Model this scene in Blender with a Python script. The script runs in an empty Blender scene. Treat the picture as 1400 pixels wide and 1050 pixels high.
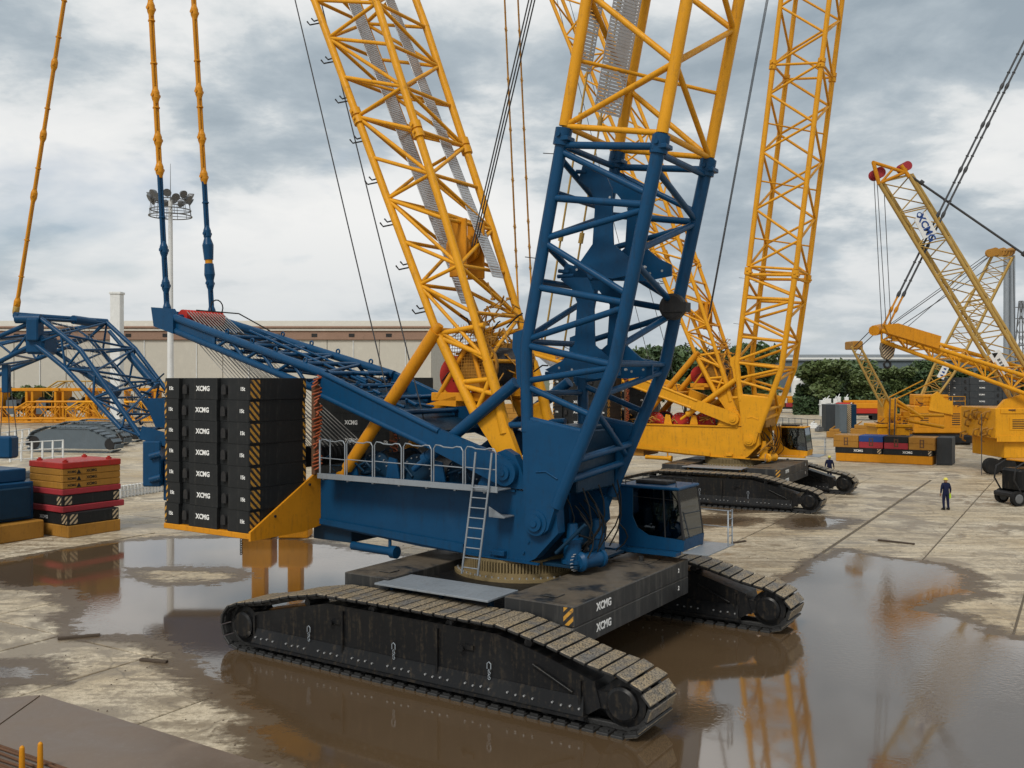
import bpy, math, random
import numpy as np
from mathutils import Vector, Matrix
random.seed(7)
sc = bpy.context.scene
col = sc.collection
R = math.radians
# ------------------------------------------------------------------ camera
FPX, HOR, CAMH = 1290.0, 513.0, 7.5
cd = bpy.data.cameras.new('Camera')
cam = bpy.data.objects.new('Camera', cd)
col.objects.link(cam)
cam.location = (0, 0, CAMH)
cam.rotation_euler = (R(90), 0, 0)
cd.sensor_width = 36
cd.lens = 36 * FPX / 1400
cd.shift_y = (HOR - 525) / 1400
cd.clip_start = .1
cd.clip_end = 3000
sc.camera = cam
# ------------------------------------------------------------------ world, sun, exposure
SUN_EL, SUN_AZ = 48, 205          # azimuth measured clockwise from +Y
SKYLOC = (2.3, .6, 0)
w = bpy.data.worlds.new('World'); sc.world = w; w.use_nodes = True
nt = w.node_tree; nt.nodes.clear()
def N(t, k, **kw):
    n = t.nodes.new(k)
    for a, b in kw.items(): setattr(n, a, b)
    return n
def L(t, a, b): t.links.new(a, b)
out = N(nt, 'ShaderNodeOutputWorld'); bg = N(nt, 'ShaderNodeBackground')
L(nt, bg.outputs[0], out.inputs[0])
sky = N(nt, 'ShaderNodeTexSky', sky_type='NISHITA', sun_disc=False)
sky.sun_elevation = R(SUN_EL); sky.sun_rotation = R(SUN_AZ); sky.dust_density = 2
skm = N(nt, 'ShaderNodeVectorMath', operation='SCALE'); skm.inputs[3].default_value = .07
L(nt, sky.outputs[0], skm.inputs[0])
tc = N(nt, 'ShaderNodeTexCoord'); sx = N(nt, 'ShaderNodeSeparateXYZ')
L(nt, tc.outputs['Generated'], sx.inputs[0])
def MATH(t, op, a, b=None, clamp=False):
    n = N(t, 'ShaderNodeMath', operation=op); n.use_clamp = clamp
    for i, v in enumerate((a, b)):
        if v is None: continue
        if isinstance(v, (int, float)): n.inputs[i].default_value = v
        else: L(t, v, n.inputs[i])
    return n.outputs[0]
def MIX(t, fac, a, b, blend='MIX'):
    n = N(t, 'ShaderNodeMix', data_type='RGBA', blend_type=blend)
    for s, v in ((n.inputs[0], fac), (n.inputs[6], a), (n.inputs[7], b)):
        if isinstance(v, (int, float)): s.default_value = v
        elif isinstance(v, tuple): s.default_value = v if len(v) == 4 else v + (1,)
        else: L(t, v, s)
    return n.outputs[2]
def RAMP(t, fac, stops, interp='LINEAR'):
    n = N(t, 'ShaderNodeValToRGB'); cr = n.color_ramp; cr.interpolation = interp
    while len(cr.elements) > 1: cr.elements.remove(cr.elements[-1])
    for i, (p, c) in enumerate(stops):
        e = cr.elements[0] if i == 0 else cr.elements.new(p)
        e.position = p
        if isinstance(c, (int, float)): c = (c, c, c)
        e.color = tuple(c) + (1,)
    L(t, fac, n.inputs[0])
    return n.outputs[0]
def NOISE(t, vec, scale, detail=4, rough=.55, dist=0.0):
    n = N(t, 'ShaderNodeTexNoise'); n.inputs['Scale'].default_value = scale
    n.inputs['Detail'].default_value = detail; n.inputs['Roughness'].default_value = rough
    n.inputs['Distortion'].default_value = dist
    if vec is not None: L(t, vec, n.inputs['Vector'])
    return n.outputs['Fac']
zc = MATH(nt, 'ADD', MATH(nt, 'MAXIMUM', sx.outputs[2], 0.0), .26)
cv = N(nt, 'ShaderNodeCombineXYZ')
L(nt, MATH(nt, 'DIVIDE', sx.outputs[0], zc), cv.inputs[0])
L(nt, MATH(nt, 'DIVIDE', sx.outputs[1], zc), cv.inputs[1])
L(nt, MATH(nt, 'MULTIPLY', sx.outputs[2], 2.2), cv.inputs[2])
mp = N(nt, 'ShaderNodeMapping'); mp.inputs['Location'].default_value = SKYLOC; L(nt, cv.outputs[0], mp.inputs[0])
n1 = NOISE(nt, mp.outputs[0], .95, 3, .45, .25)
n2 = NOISE(nt, mp.outputs[0], 2.6, 9, .58, .15)
mixn = MATH(nt, 'ADD', MATH(nt, 'MULTIPLY', n1, .54), MATH(nt, 'MULTIPLY', n2, .46))
cloud = RAMP(nt, mixn, [(.375, (.200, .240, .274)), (.43, (.262, .302, .333)), (.462, (.335, .368, .390)), (.485, (.430, .450, .458)), (.515, (.50, .508, .508)), (.58, (.54, .542, .535))])
nb = NOISE(nt, mp.outputs[0], 1.1, 6, .5, .3)
gap = RAMP(nt, nb, [(.61, 0.0), (.70, .6)])
full = MIX(nt, gap, cloud, skm.outputs[0])
hz = RAMP(nt, sx.outputs[2], [(0.0, .62), (.06, .5), (.16, 0.0)])
full = MIX(nt, hz, full, (.352, .378, .395))
L(nt, full, bg.inputs[0]); bg.inputs[1].default_value = 1.0
sd = bpy.data.lights.new('sun', 'SUN'); so = bpy.data.objects.new('sun', sd); col.objects.link(so)
sd.energy = 1.5; sd.angle = R(16); sd.color = (1, .95, .87)
a = R(SUN_AZ); e = R(SUN_EL)
sdir = Vector((math.sin(a) * math.cos(e), math.cos(a) * math.cos(e), math.sin(e)))
so.rotation_euler = sdir.to_track_quat('Z', 'Y').to_euler()
sc.view_settings.view_transform = 'Standard'
sc.view_settings.look = 'None'
sc.view_settings.exposure = .7
sc.view_settings.gamma = 1
sc.render.engine = 'CYCLES'
# ------------------------------------------------------------------ mesh helpers
def V3(p): return Vector(p)
class MB:
    def __init__(s): s.v = []; s.f = []; s.sm = []; s.mi = []; s.m = 0; s.cuts = []
    def face(s, idx, smooth=False):
        s.f.append(idx); s.sm.append(smooth); s.mi.append(s.m)
    def hexa(s, p):                       # 4 bottom ccw, 4 top ccw
        b = len(s.v); s.v += [tuple(q) for q in p]
        for q in ((3, 2, 1, 0), (4, 5, 6, 7), (0, 1, 5, 4), (1, 2, 6, 5), (2, 3, 7, 6), (3, 0, 4, 7)):
            s.face([b + i for i in q])
        return s
    def box(s, x0, x1, y0, y1, z0, z1, c=0.0):
        if c <= 0:
            return s.hexa([(x0, y0, z0), (x1, y0, z0), (x1, y1, z0), (x0, y1, z0), (x0, y0, z1), (x1, y0, z1), (x1, y1, z1), (x0, y1, z1)])
        b = len(s.v); lo = (x0, y0, z0); hi = (x1, y1, z1); ix = {}
        for i in (0, 1):
            for j in (0, 1):
                for k in (0, 1):
                    for ax in range(3):
                        p = []
                        for d, bit in enumerate((i, j, k)):
                            e_ = hi[d] if bit else lo[d]
                            if d != ax: e_ += -c if bit else c
                            p.append(e_)
                        ix[(i, j, k, ax)] = len(s.v); s.v.append(tuple(p))
        cen = Vector([(lo[d] + hi[d]) / 2 for d in range(3)])
        def add(l):
            ps = [Vector(s.v[q]) for q in l]
            n = (ps[1] - ps[0]).cross(ps[2] - ps[0]); m = sum(ps, Vector()) / len(ps)
            if n.dot(m - cen) < 0: l = l[::-1]
            s.face(l)
        for ax in range(3):
            o = [d for d in range(3) if d != ax]
            for bit in (0, 1):
                l = []
                for (p, q) in ((0, 0), (1, 0), (1, 1), (0, 1)):
                    t = [0, 0, 0]; t[ax] = bit; t[o[0]] = p; t[o[1]] = q
                    l.append(ix[tuple(t) + (ax,)])
                add(l)
            for p in (0, 1):
                for q in (0, 1):
                    l = []
                    for bit, axx in ((0, o[0]), (1, o[0]), (1, o[1]), (0, o[1])):
                        t = [0, 0, 0]; t[ax] = bit; t[o[0]] = p; t[o[1]] = q
                        l.append(ix[tuple(t) + (axx,)])
                    add(l)
        for i in (0, 1):
            for j in (0, 1):
                for k in (0, 1): add([ix[(i, j, k, d)] for d in range(3)])
        return s
    def tube(s, p0, p1, r0, r1=None, n=8, caps=True):
        p0 = V3(p0); p1 = V3(p1); r1 = r0 if r1 is None else r1
        d = p1 - p0
        if d.length < 1e-6: return s
        d.normalize()
        up = Vector((0, 0, 1)) if abs(d.z) < .9 else Vector((1, 0, 0))
        u = d.cross(up).normalized(); v = d.cross(u)
        b = len(s.v)
        for p, r in ((p0, r0), (p1, r1)):
            for i in range(n):
                a = 2 * math.pi * i / n
                s.v.append(tuple(p + (u * math.cos(a) + v * math.sin(a)) * r))
        for i in range(n):
            j = (i + 1) % n
            s.face([b + i, b + n + i, b + n + j, b + j][::-1] if False else [b + i, b + j, b + n + j, b + n + i], True)
        if caps:
            k = len(s.v); s.v += s.v[b:b + 2 * n]
            s.face([k + i for i in range(n)][::-1]); s.face([k + n + i for i in range(n)])
        return s
    def cut(s): s.cuts.append((len(s.v), len(s.f)))
    def pieces(s):
        c = [(0, 0)] + [q for q in s.cuts if q[1] < len(s.f)] + [(len(s.v), len(s.f))]; o = []
        for (v0, f0), (v1, f1) in zip(c, c[1:]):
            if f1 <= f0: continue
            m_ = MB(); m_.v = s.v[v0:v1]; m_.f = [[i - v0 for i in q] for q in s.f[f0:f1]]; m_.sm = s.sm[f0:f1]; m_.mi = s.mi[f0:f1]; o.append(m_)
        return o
    def path(s, pts, r, n=8):
        pts = [V3(p) for p in pts]; ring = []; d0 = None; u = None
        for i, p in enumerate(pts):
            d = (pts[min(i + 1, len(pts) - 1)] - pts[max(i - 1, 0)]).normalized()
            if u is None:
                up = Vector((0, 0, 1)) if abs(d.z) < .9 else Vector((1, 0, 0)); u = d.cross(up).normalized()
            else: u = (u - d * u.dot(d)).normalized()
            v = d.cross(u); b = len(s.v); ring.append(b)
            for k in range(n):
                a = 2 * math.pi * k / n; s.v.append(tuple(p + (u * math.cos(a) + v * math.sin(a)) * r))
        for b0, b1 in zip(ring, ring[1:]):
            for i in range(n):
                j = (i + 1) % n; s.face([b0 + i, b0 + j, b1 + j, b1 + i], True)
        for b, fl in ((ring[0], True), (ring[-1], False)):
            k = len(s.v); s.v += s.v[b:b + n]; q = [k + i for i in range(n)]; s.face(q[::-1] if fl else q)
        return s
    def lathe(s, c, axis, prof, n=16):     # prof: (along axis, radius)
        ax = {'x': Vector((1, 0, 0)), 'y': Vector((0, 1, 0)), 'z': Vector((0, 0, 1))}[axis] if isinstance(axis, str) else V3(axis).normalized()
        c = V3(c)
        for (a0, r0), (a1, r1) in zip(prof, prof[1:]):
            if abs(a1 - a0) < 1e-5: a1 += 1e-4
            s.tube(c + ax * a0, c + ax * a1, max(r0, 1e-4), max(r1, 1e-4), n, caps=False)
        b0, rr0 = prof[0]; b1, rr1 = prof[-1]
        s.tube(c + ax * (b0 - 1e-4), c + ax * b0, rr0, rr0, n); s.tube(c + ax * b1, c + ax * (b1 + 1e-4), rr1, rr1, n)
        return s
    def prism(s, poly, plane, a0, a1):
        """poly 2d extruded; plane 'xz' (along y), 'xy' (along z), 'yz' (along x)"""
        A = sum(p[0] * q[1] - q[0] * p[1] for p, q in zip(poly, poly[1:] + poly[:1]))
        if A < 0: poly = poly[::-1]
        def mk(p, a):
            return {'xz': (p[0], a, p[1]), 'xy': (p[0], p[1], a), 'yz': (a, p[0], p[1])}[plane]
        n = len(poly); b = len(s.v)
        s.v += [mk(p, a0) for p in poly] + [mk(p, a1) for p in poly]
        flip = plane == 'xz'
        fs = [[b + i for i in range(n)][::-1], [b + n + i for i in range(n)]]
        fs += [[b + i, b + (i + 1) % n, b + n + (i + 1) % n, b + n + i] for i in range(n)]
        for q in fs: s.face(q[::-1] if flip else q)
        return s
    def tri_strip_torus(s, c, R_, r, axis='z', n=28, m=6):
        pts = []
        for i in range(n + 1):
            a = 2 * math.pi * i / n
            q = {'z': (R_ * math.cos(a), R_ * math.sin(a), 0), 'y': (R_ * math.cos(a), 0, R_ * math.sin(a)), 'x': (0, R_ * math.cos(a), R_ * math.sin(a))}[axis]
            pts.append(V3(c) + V3(q))
        return s.path(pts, r, m)
    def mesh(s, name, mats):
        me = bpy.data.meshes.new(name); me.from_pydata(s.v, [], s.f)
        me.polygons.foreach_set('use_smooth', s.sm)
        for m in (mats if isinstance(mats, (list, tuple)) else [mats]): me.materials.append(m)
        if any(s.mi): me.polygons.foreach_set('material_index', s.mi)
        me.update(); return me
def link(o, parent=None):
    col.objects.link(o)
    if parent: o.parent = parent
    return o
def tag(o, label=None, cat=None, group=None, kind=None):
    if label: o['label'] = label
    if cat: o['category'] = cat
    if group: o['group'] = group
    if kind: o['kind'] = kind
    return o
def thing(name, label, cat, loc=(0, 0, 0), rz=0, group=None):
    o = bpy.data.objects.new(name, None); o.empty_display_size = .3; link(o)
    o.location = loc; o.rotation_euler = (0, 0, R(rz))
    return tag(o, label, cat, group)
STUFF = {'bolt_row', 'ring_bolt', 'gear_teeth', 'lacing', 'hydraulic_hose', 'winch_hose', 'winch_fitting', 'reeving_rope', 'gantry_pipework', 'rope_coil', 'drum_bolt', 'motor_bolt', 'walk_grating', 'pipework', 'fitting', 'hose_bundle', 'plate_bolt', 'chain_shackle', 'tie_chain', 'gusset_pin', 'mark', 'gantry_hose', 'ring_strut', 'lug'}
def part(name, mb, mat, parent=None, label=None):
    if isinstance(mb, MB) and mb.cuts:
        for q in mb.pieces(): o = part(name, q, mat, parent, label)
        return o
    me = mb if isinstance(mb, bpy.types.Mesh) else mb.mesh(name, mat)
    o = bpy.data.objects.new(name, me); link(o, parent)
    if label: o['label'] = label
    if name in STUFF: o['kind'] = 'stuff'
    return o
def solo(name, mb, mat, label, cat, loc=(0, 0, 0), rz=0, group=None):
    o = part(name, mb, mat); o.location = loc; o.rotation_euler = (0, 0, R(rz))
    return tag(o, label, cat, group)
def wp(px, py, Y):                        # a point of the place at depth Y
    return Vector(((px - 700) / FPX * Y, Y, CAMH + (HOR - py) / FPX * Y))
def gp(px, py, z=0.0):                    # a point on the ground
    Y = FPX * (CAMH - z) / (py - HOR); return Vector(((px - 700) / FPX * Y, Y, z))
# ------------------------------------------------------------------ materials
def newmat(name):
    m = bpy.data.materials.new(name); m.use_nodes = True
    t = m.node_tree; b = t.nodes['Principled BSDF']
    return m, t, b
def setin(b, **kw):
    for k, v in kw.items():
        k = k.replace('_', ' ')
        if isinstance(v, tuple) and len(v) == 3: v = v + (1,)
        b.inputs[k].default_value = v
def bump(t, b, h, strength=.3, dist=.01):
    n = N(t, 'ShaderNodeBump'); n.inputs['Strength'].default_value = strength; n.inputs['Distance'].default_value = dist
    L(t, h, n.inputs['Height']); L(t, n.outputs[0], b.inputs['Normal'])
def pos(t): return N(t, 'ShaderNodeNewGeometry').outputs['Position']
def objc(t): return N(t, 'ShaderNodeTexCoord').outputs['Object']
def orand(t): return N(t, 'ShaderNodeObjectInfo').outputs['Random']
def paint(name, c, rough=.42, wear=.25, dirt=(.09, .075, .055), metallic=0.0, amt=.5, spec=.2):
    m, t, b = newmat(name); o = objc(t)
    n1 = NOISE(t, o, 1.3, 6, .6); n2 = NOISE(t, o, 9, 5, .65)
    dark = tuple(x * (1 - wear) for x in c); lite = tuple(min(1, x * (1 + wear * .6)) for x in c)
    base = MIX(t, n1, dark, lite)
    # grime streaks running down
    mpn = N(t, 'ShaderNodeMapping'); mpn.inputs['Scale'].default_value = (6, 6, .7); L(t, o, mpn.inputs[0])
    st = NOISE(t, mpn.outputs[0], 1.6, 5, .6)
    f = RAMP(t, MATH(t, 'ADD', MATH(t, 'MULTIPLY', st, .6), MATH(t, 'MULTIPLY', n2, .4)), [(.52, 0.0), (.70, amt)])
    cc = MIX(t, f, base, dirt)
    n3 = NOISE(t, o, .55, 4, .55, .8)
    cc = MIX(t, RAMP(t, n3, [(.56, 0.0), (.70, .28)]), cc, tuple(min(1, x * 1.25 + .012) for x in c))
    n4 = NOISE(t, o, 23, 3, .75, .4)
    cc = MIX(t, RAMP(t, n4, [(.66, 0.0), (.72, .55 * amt + .1)]), cc, tuple(x * .35 + .006 for x in c))
    L(t, cc, b.inputs['Base Color'])
    L(t, RAMP(t, n2, [(.3, rough * .8), (.7, min(1, rough * 1.35))]), b.inputs['Roughness'])
    setin(b, Metallic=metallic); b.inputs['Specular IOR Level'].default_value = spec
    bump(t, b, n2, .06, .01)
    return m
M = {}
M['blue'] = paint('blue_paint', (.0040, .050, .125), .36, .25, (.010, .026, .048), amt=.6)
M['blue_dark'] = paint('dark_blue_paint', (.0035, .026, .056), .45, .25, (.012, .015, .02))
M['yellow'] = paint('yellow_paint', (.66, .298, .012), .42, .22, (.24, .12, .025), amt=.65)
M['amber'] = paint('amber_paint', (.58, .235, .010), .45, .22, (.20, .09, .02), amt=.5)
M['ochre'] = paint('ochre_paint', (.36, .175, .030), .5, .25, (.10, .06, .03), amt=.6)
M['pale_yellow'] = paint('weathered_yellow_paint', (.42, .27, .075), .55, .25, (.16, .11, .06), amt=.6)
M['black'] = paint('black_paint', (.0090, .0095, .0105), .34, .35, (.058, .045, .030), amt=.75)
M['slab'] = paint('black_slab_paint', (.0155, .0170, .0180), .48, .3, (.075, .07, .06), amt=.35)
M['greyslab'] = paint('grey_slab_paint', (.040, .046, .052), .5, .3, (.10, .09, .08), amt=.4)
M['dark'] = paint('dark_steel', (.022, .022, .023), .5, .4, (.06, .05, .04))
M['grey'] = paint('grey_galvanised', (.27, .30, .33), .42, .2, (.14, .12, .10), .35)
M['steel'] = paint('bright_steel', (.45, .46, .47), .35, .2, (.2, .18, .15), .6)
M['white'] = paint('white_paint', (.66, .67, .66), .5, .12, (.32, .29, .25), amt=.4)
M['wallpanel'] = paint('cream_wall_panel', (.47, .445, .385), .6, .06, (.33, .30, .25), amt=.35)
M['roofbrown'] = paint('brown_roof_edge', (.26, .165, .12), .6, .15, (.14, .10, .08))
M['red'] = paint('red_paint', (.42, .030, .022), .45, .25, (.14, .05, .04))
M['crimson'] = paint('crimson_paint', (.34, .035, .045), .5, .25, (.16, .06, .05))
M['orange'] = paint('orange_hose', (.34, .085, .035), .5, .4, (.35, .25, .2))
M['rubber'] = paint('black_rubber', (.012, .012, .012), .7, .3, (.06, .05, .04))
M['navy'] = paint('navy_cloth', (.010, .014, .045), .85, .2, (.01, .012, .03), amt=.2)
M['skin'] = paint('skin', (.35, .19, .12), .6, .1, (.3, .16, .1), amt=.1)
M['helmet'] = paint('helmet_plastic', (.70, .62, .12), .35, .1, (.4, .35, .1), amt=.1)
M['hivis'] = paint('hi_vis_cloth', (.45, .62, .05), .8, .1, (.3, .4, .05), amt=.1)
M['rope'] = paint('wire_rope', (.060, .062, .066), .5, .2, (.03, .03, .03))
M['ropelight'] = paint('bright_wire_rope', (.30, .29, .27), .5, .2, (.1, .1, .1))
M['rust'] = paint('rusty_steel', (.12, .062, .035), .75, .35, (.05, .03, .02))
M['gear'] = paint('greased_gear', (.20, .15, .075), .5, .3, (.06, .045, .03))
M['letter'] = paint('white_lettering', (.78, .78, .76), .55, .08, (.5, .48, .44), amt=.25)
M['bluelet'] = paint('blue_lettering', (.02, .06, .22), .55, .08, (.02, .05, .2), amt=.2)
M['blacklet'] = paint('black_lettering', (.012, .012, .012), .55, .1, (.02, .02, .02), amt=.2)
M['lamp'] = paint('grey_lamp_housing', (.16, .165, .17), .4, .2, (.08, .08, .08), .3)
M['hull'] = paint('blue_grey_paint', (.10, .125, .145), .5, .2, (.08, .075, .07))
def stripes(name, c1, c2, k):
    m, t, b = newmat(name); s = N(t, 'ShaderNodeSeparateXYZ'); L(t, objc(t), s.inputs[0])
    v = MATH(t, 'ADD', MATH(t, 'SUBTRACT', s.outputs[0], s.outputs[1]), MATH(t, 'MULTIPLY', s.outputs[2], -1.0))
    v2 = MATH(t, 'FRACT', MATH(t, 'MULTIPLY', v, k))
    f = RAMP(t, v2, [(.49, 0.0), (.51, 1.0)])
    d = NOISE(t, objc(t), 14, 5, .7)
    cc = MIX(t, RAMP(t, d, [(.5, 0.0), (.66, .75)]), MIX(t, f, c1, c2), (.05, .045, .035))
    L(t, cc, b.inputs['Base Color']); setin(b, Roughness=.55); return m
M['hazard'] = stripes('hazard_stripes', (.015, .015, .015), (.50, .25, .03), 4.6)
M['hazardw'] = stripes('pale_hazard_stripes', (.015, .015, .015), (.52, .40, .25), 4.0)
# track shoe: scuffed steel caked in pale mud with a fine stipple
m, t, b = newmat('track_shoe_steel'); M['shoe'] = m
o = objc(t); rnd = orand(t); g = pos(t)
vo = N(t, 'ShaderNodeTexVoronoi'); vo.inputs['Scale'].default_value = 17; L(t, o, vo.inputs['Vector'])
n1 = NOISE(t, g, 2.2, 6, .65); n2 = NOISE(t, g, 26, 4, .7)
mud = MIX(t, RAMP(t, rnd, [(0, 0.0), (.45, .15), (.55, .85), (1, 1.0)]), (.30, .245, .17), (.155, .148, .138))
mud = MIX(t, RAMP(t, n1, [(.4, 0.0), (.62, 1.0)]), mud, (.33, .25, .145))
spots = RAMP(t, vo.outputs['Distance'], [(.18, 1.0), (.42, 0.0)])
cc = MIX(t, MATH(t, 'MULTIPLY', spots, .92), mud, (.028, .026, .024))
cc = MIX(t, RAMP(t, n2, [(.46, 0.0), (.60, .8)]), cc, (.045, .042, .038))
nz = N(t, 'ShaderNodeSeparateXYZ'); L(t, N(t, 'ShaderNodeTexCoord').outputs['Object'], nz.inputs[0])
face = RAMP(t, MATH(t, 'MULTIPLY', nz.outputs[2], 1.0), [(0.0, 0.0), (.012, 1.0)])
cc = MIX(t, face, (.022, .022, .022), cc)
L(t, cc, b.inputs['Base Color']); setin(b, Roughness=.62, Metallic=.15); bump(t, b, spots, .5, .01)
# dusty top of the carbody ballast
m, t, b = newmat('muddy_black_slab'); M['mudslab'] = m
g = pos(t); n1 = NOISE(t, g, .8, 6, .6, .6); n2 = NOISE(t, g, 5, 6, .65)
s = N(t, 'ShaderNodeSeparateXYZ'); L(t, N(t, 'ShaderNodeNewGeometry').outputs['Normal'], s.inputs[0])
topf = RAMP(t, s.outputs[2], [(.6, 0.0), (.9, 1.0)])
f = MATH(t, 'MULTIPLY', topf, RAMP(t, MATH(t, 'ADD', MATH(t, 'MULTIPLY', n1, .75), MATH(t, 'MULTIPLY', n2, .25)), [(.40, 0.0), (.47, .75), (.6, .9)]))
cc = MIX(t, f, (.016, .017, .018), MIX(t, n2, (.065, .05, .033), (.15, .12, .085)))
mpn = N(t, 'ShaderNodeMapping'); mpn.inputs['Scale'].default_value = (5, 5, .5); L(t, g, mpn.inputs[0])
stk = NOISE(t, mpn.outputs[0], 1.5, 5, .6)
cc = MIX(t, RAMP(t, stk, [(.52, 0.0), (.68, .5)]), cc, (.09, .085, .075))
L(t, cc, b.inputs['Base Color']); L(t, RAMP(t, n1, [(.3, .3), (.7, .7)]), b.inputs['Roughness']); bump(t, b, n2, .15, .02)
# cab glass: dark tinted, glossy
m, t, b = newmat('cab_glass'); M['glass'] = m
gl = N(t, 'ShaderNodeBsdfGlossy'); gl.inputs['Roughness'].default_value = .03; gl.inputs[0].default_value = (.9, .95, 1, 1)
tr = N(t, 'ShaderNodeBsdfTransparent'); tr.inputs[0].default_value = (.34, .39, .40, 1)
fr = N(t, 'ShaderNodeFresnel'); fr.inputs[0].default_value = 1.9
mx = N(t, 'ShaderNodeMixShader'); L(t, fr.outputs[0], mx.inputs[0]); L(t, tr.outputs[0], mx.inputs[1]); L(t, gl.outputs[0], mx.inputs[2])
L(t, mx.outputs[0], t.nodes['Material Output'].inputs[0])
# concrete
def concrete(name, tint=True):
    m, t, b = newmat(name); g = pos(t)
    big = NOISE(t, g, .13, 6, .6, .5); mid = NOISE(t, g, .55, 7, .62, .6); fine = NOISE(t, g, 4.5, 7, .7); gr = NOISE(t, g, 38, 3, .7)
    mpn = N(t, 'ShaderNodeMapping'); mpn.inputs['Rotation'].default_value = (0, 0, R(31.4 - 0)); mpn.inputs['Scale'].default_value = (.35, 2.6, 1); L(t, g, mpn.inputs[0])
    trk = NOISE(t, mpn.outputs[0], .9, 6, .65, .4)
    base = MIX(t, RAMP(t, mid, [(.3, 0.0), (.7, 1.0)]), (.35, .265, .160), (.66, .540, .355))
    base = MIX(t, RAMP(t, big, [(.4, 0.0), (.62, 1.0)]), base, (.74, .665, .52))
    if tint:
        base = MIX(t, MATH(t, 'MULTIPLY', orand(t), .45), base, (.46, .385, .275))
    wet = RAMP(t, MATH(t, 'ADD', MATH(t, 'MULTIPLY', trk, .55), MATH(t, 'MULTIPLY', fine, .45)), [(.47, 0.0), (.55, .62), (.66, .92)])
    wet2 = RAMP(t, MATH(t, 'ADD', MATH(t, 'MULTIPLY', big, .5), MATH(t, 'MULTIPLY', mid, .5)), [(.505, 0.0), (.565, .8)])
    wf = MATH(t, 'MAXIMUM', wet, wet2)
    cc = MIX(t, wf, base, MIX(t, fine, (.105, .072, .042), (.22, .168, .104)))
    sp = NOISE(t, g, 11, 5, .75)
    cc = MIX(t, RAMP(t, sp, [(.50, 0.0), (.66, .6)]), cc, (.17, .132, .088))
    cc = MIX(t, RAMP(t, gr, [(.35, .4), (.6, 0.0)]), cc, (.13, .105, .075))
    wv = N(t, 'ShaderNodeVectorMath', operation='ADD'); nd = N(t, 'ShaderNodeTexNoise'); nd.inputs['Scale'].default_value = .9; nd.inputs['Detail'].default_value = 5; L(t, g, nd.inputs['Vector']); L(t, g, wv.inputs[0]); L(t, nd.outputs['Color'], wv.inputs[1])
    vr = N(t, 'ShaderNodeTexVoronoi', feature='DISTANCE_TO_EDGE'); vr.inputs['Scale'].default_value = .21; L(t, wv.outputs[0], vr.inputs['Vector'])
    cc = MIX(t, RAMP(t, vr.outputs['Distance'], [(.002, .4), (.007, 0.0)]), cc, (.06, .047, .032))
    oil = NOISE(t, g, 1.35, 4, .6, .7)
    cc = MIX(t, RAMP(t, oil, [(.66, 0.0), (.72, .55)]), cc, (.075, .058, .04))
    L(t, cc, b.inputs['Base Color'])
    L(t, RAMP(t, wf, [(0, .85), (.8, .38)]), b.inputs['Roughness'])
    bump(t, b, MATH(t, 'ADD', fine, MATH(t, 'MULTIPLY', gr, .4)), .35, .02)
    return m
M['concrete'] = concrete('concrete_slab'); M['yard'] = concrete('concrete_yard', False)
m, t, b = newmat('dirt_in_joints'); M['joint'] = m
L(t, MIX(t, NOISE(t, pos(t), 3, 5, .6), (.06, .046, .032), (.17, .135, .09)), b.inputs['Base Color']); setin(b, Roughness=.8)
# muddy water with a damp fringe
m, t, b = newmat('muddy_water'); M['water'] = m
at = N(t, 'ShaderNodeAttribute', attribute_name='depth'); g = pos(t)
n1 = NOISE(t, g, .22, 5, .55); 
L(t, MIX(t, n1, (.076, .047, .0235), (.122, .081, .045)), b.inputs['Base Color'])
setin(b, Roughness=.055, IOR=3.0); b.inputs['Specular IOR Level'].default_value = .5
mpn = N(t, 'ShaderNodeMapping'); mpn.inputs['Scale'].default_value = (1, 1, 1); L(t, g, mpn.inputs[0])
rip = NOISE(t, mpn.outputs[0], 7, 3, .6)
ripm = RAMP(t, NOISE(t, g, .13, 4, .5, .5), [(.47, 0.0), (.58, 1.0)])
bn = N(t, 'ShaderNodeBump'); bn.inputs['Distance'].default_value = .004
L(t, MATH(t, 'ADD', MATH(t, 'MULTIPLY', ripm, .9), .07), bn.inputs['Strength']); L(t, rip, bn.inputs['Height']); L(t, bn.outputs[0], b.inputs['Normal'])
damp = N(t, 'ShaderNodeBsdfPrincipled'); setin(damp, Base_Color=(.115, .080, .048), Roughness=.4)
tr = N(t, 'ShaderNodeBsdfTransparent')
fine = NOISE(t, g, 3.2, 6, .65)
mpr = N(t, 'ShaderNodeMapping'); mpr.inputs['Rotation'].default_value = (0, 0, R(31.4)); mpr.inputs['Scale'].default_value = (.5, 3.2, 1); L(t, g, mpr.inputs[0])
rut = NOISE(t, mpr.outputs[0], .8, 6, .65, .3)
dd = MATH(t, 'ADD', at.outputs['Fac'], MATH(t, 'ADD', MATH(t, 'MULTIPLY', MATH(t, 'SUBTRACT', fine, .5), .75), MATH(t, 'MULTIPLY', MATH(t, 'SUBTRACT', rut, .5), .55)))
m1 = N(t, 'ShaderNodeMixShader'); L(t, MATH(t, 'MULTIPLY', RAMP(t, dd, [(.0, 0.0), (.28, .80)]), 1.0), m1.inputs[0]); L(t, tr.outputs[0], m1.inputs[1]); L(t, damp.outputs[0], m1.inputs[2])
m2 = N(t, 'ShaderNodeMixShader'); L(t, RAMP(t, dd, [(.44, 0.0), (.54, .92), (.8, 1.0)]), m2.inputs[0]); L(t, m1.outputs[0], m2.inputs[1]); L(t, b.outputs[0], m2.inputs[2])
L(t, m2.outputs[0], t.nodes['Material Output'].inputs[0])
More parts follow.
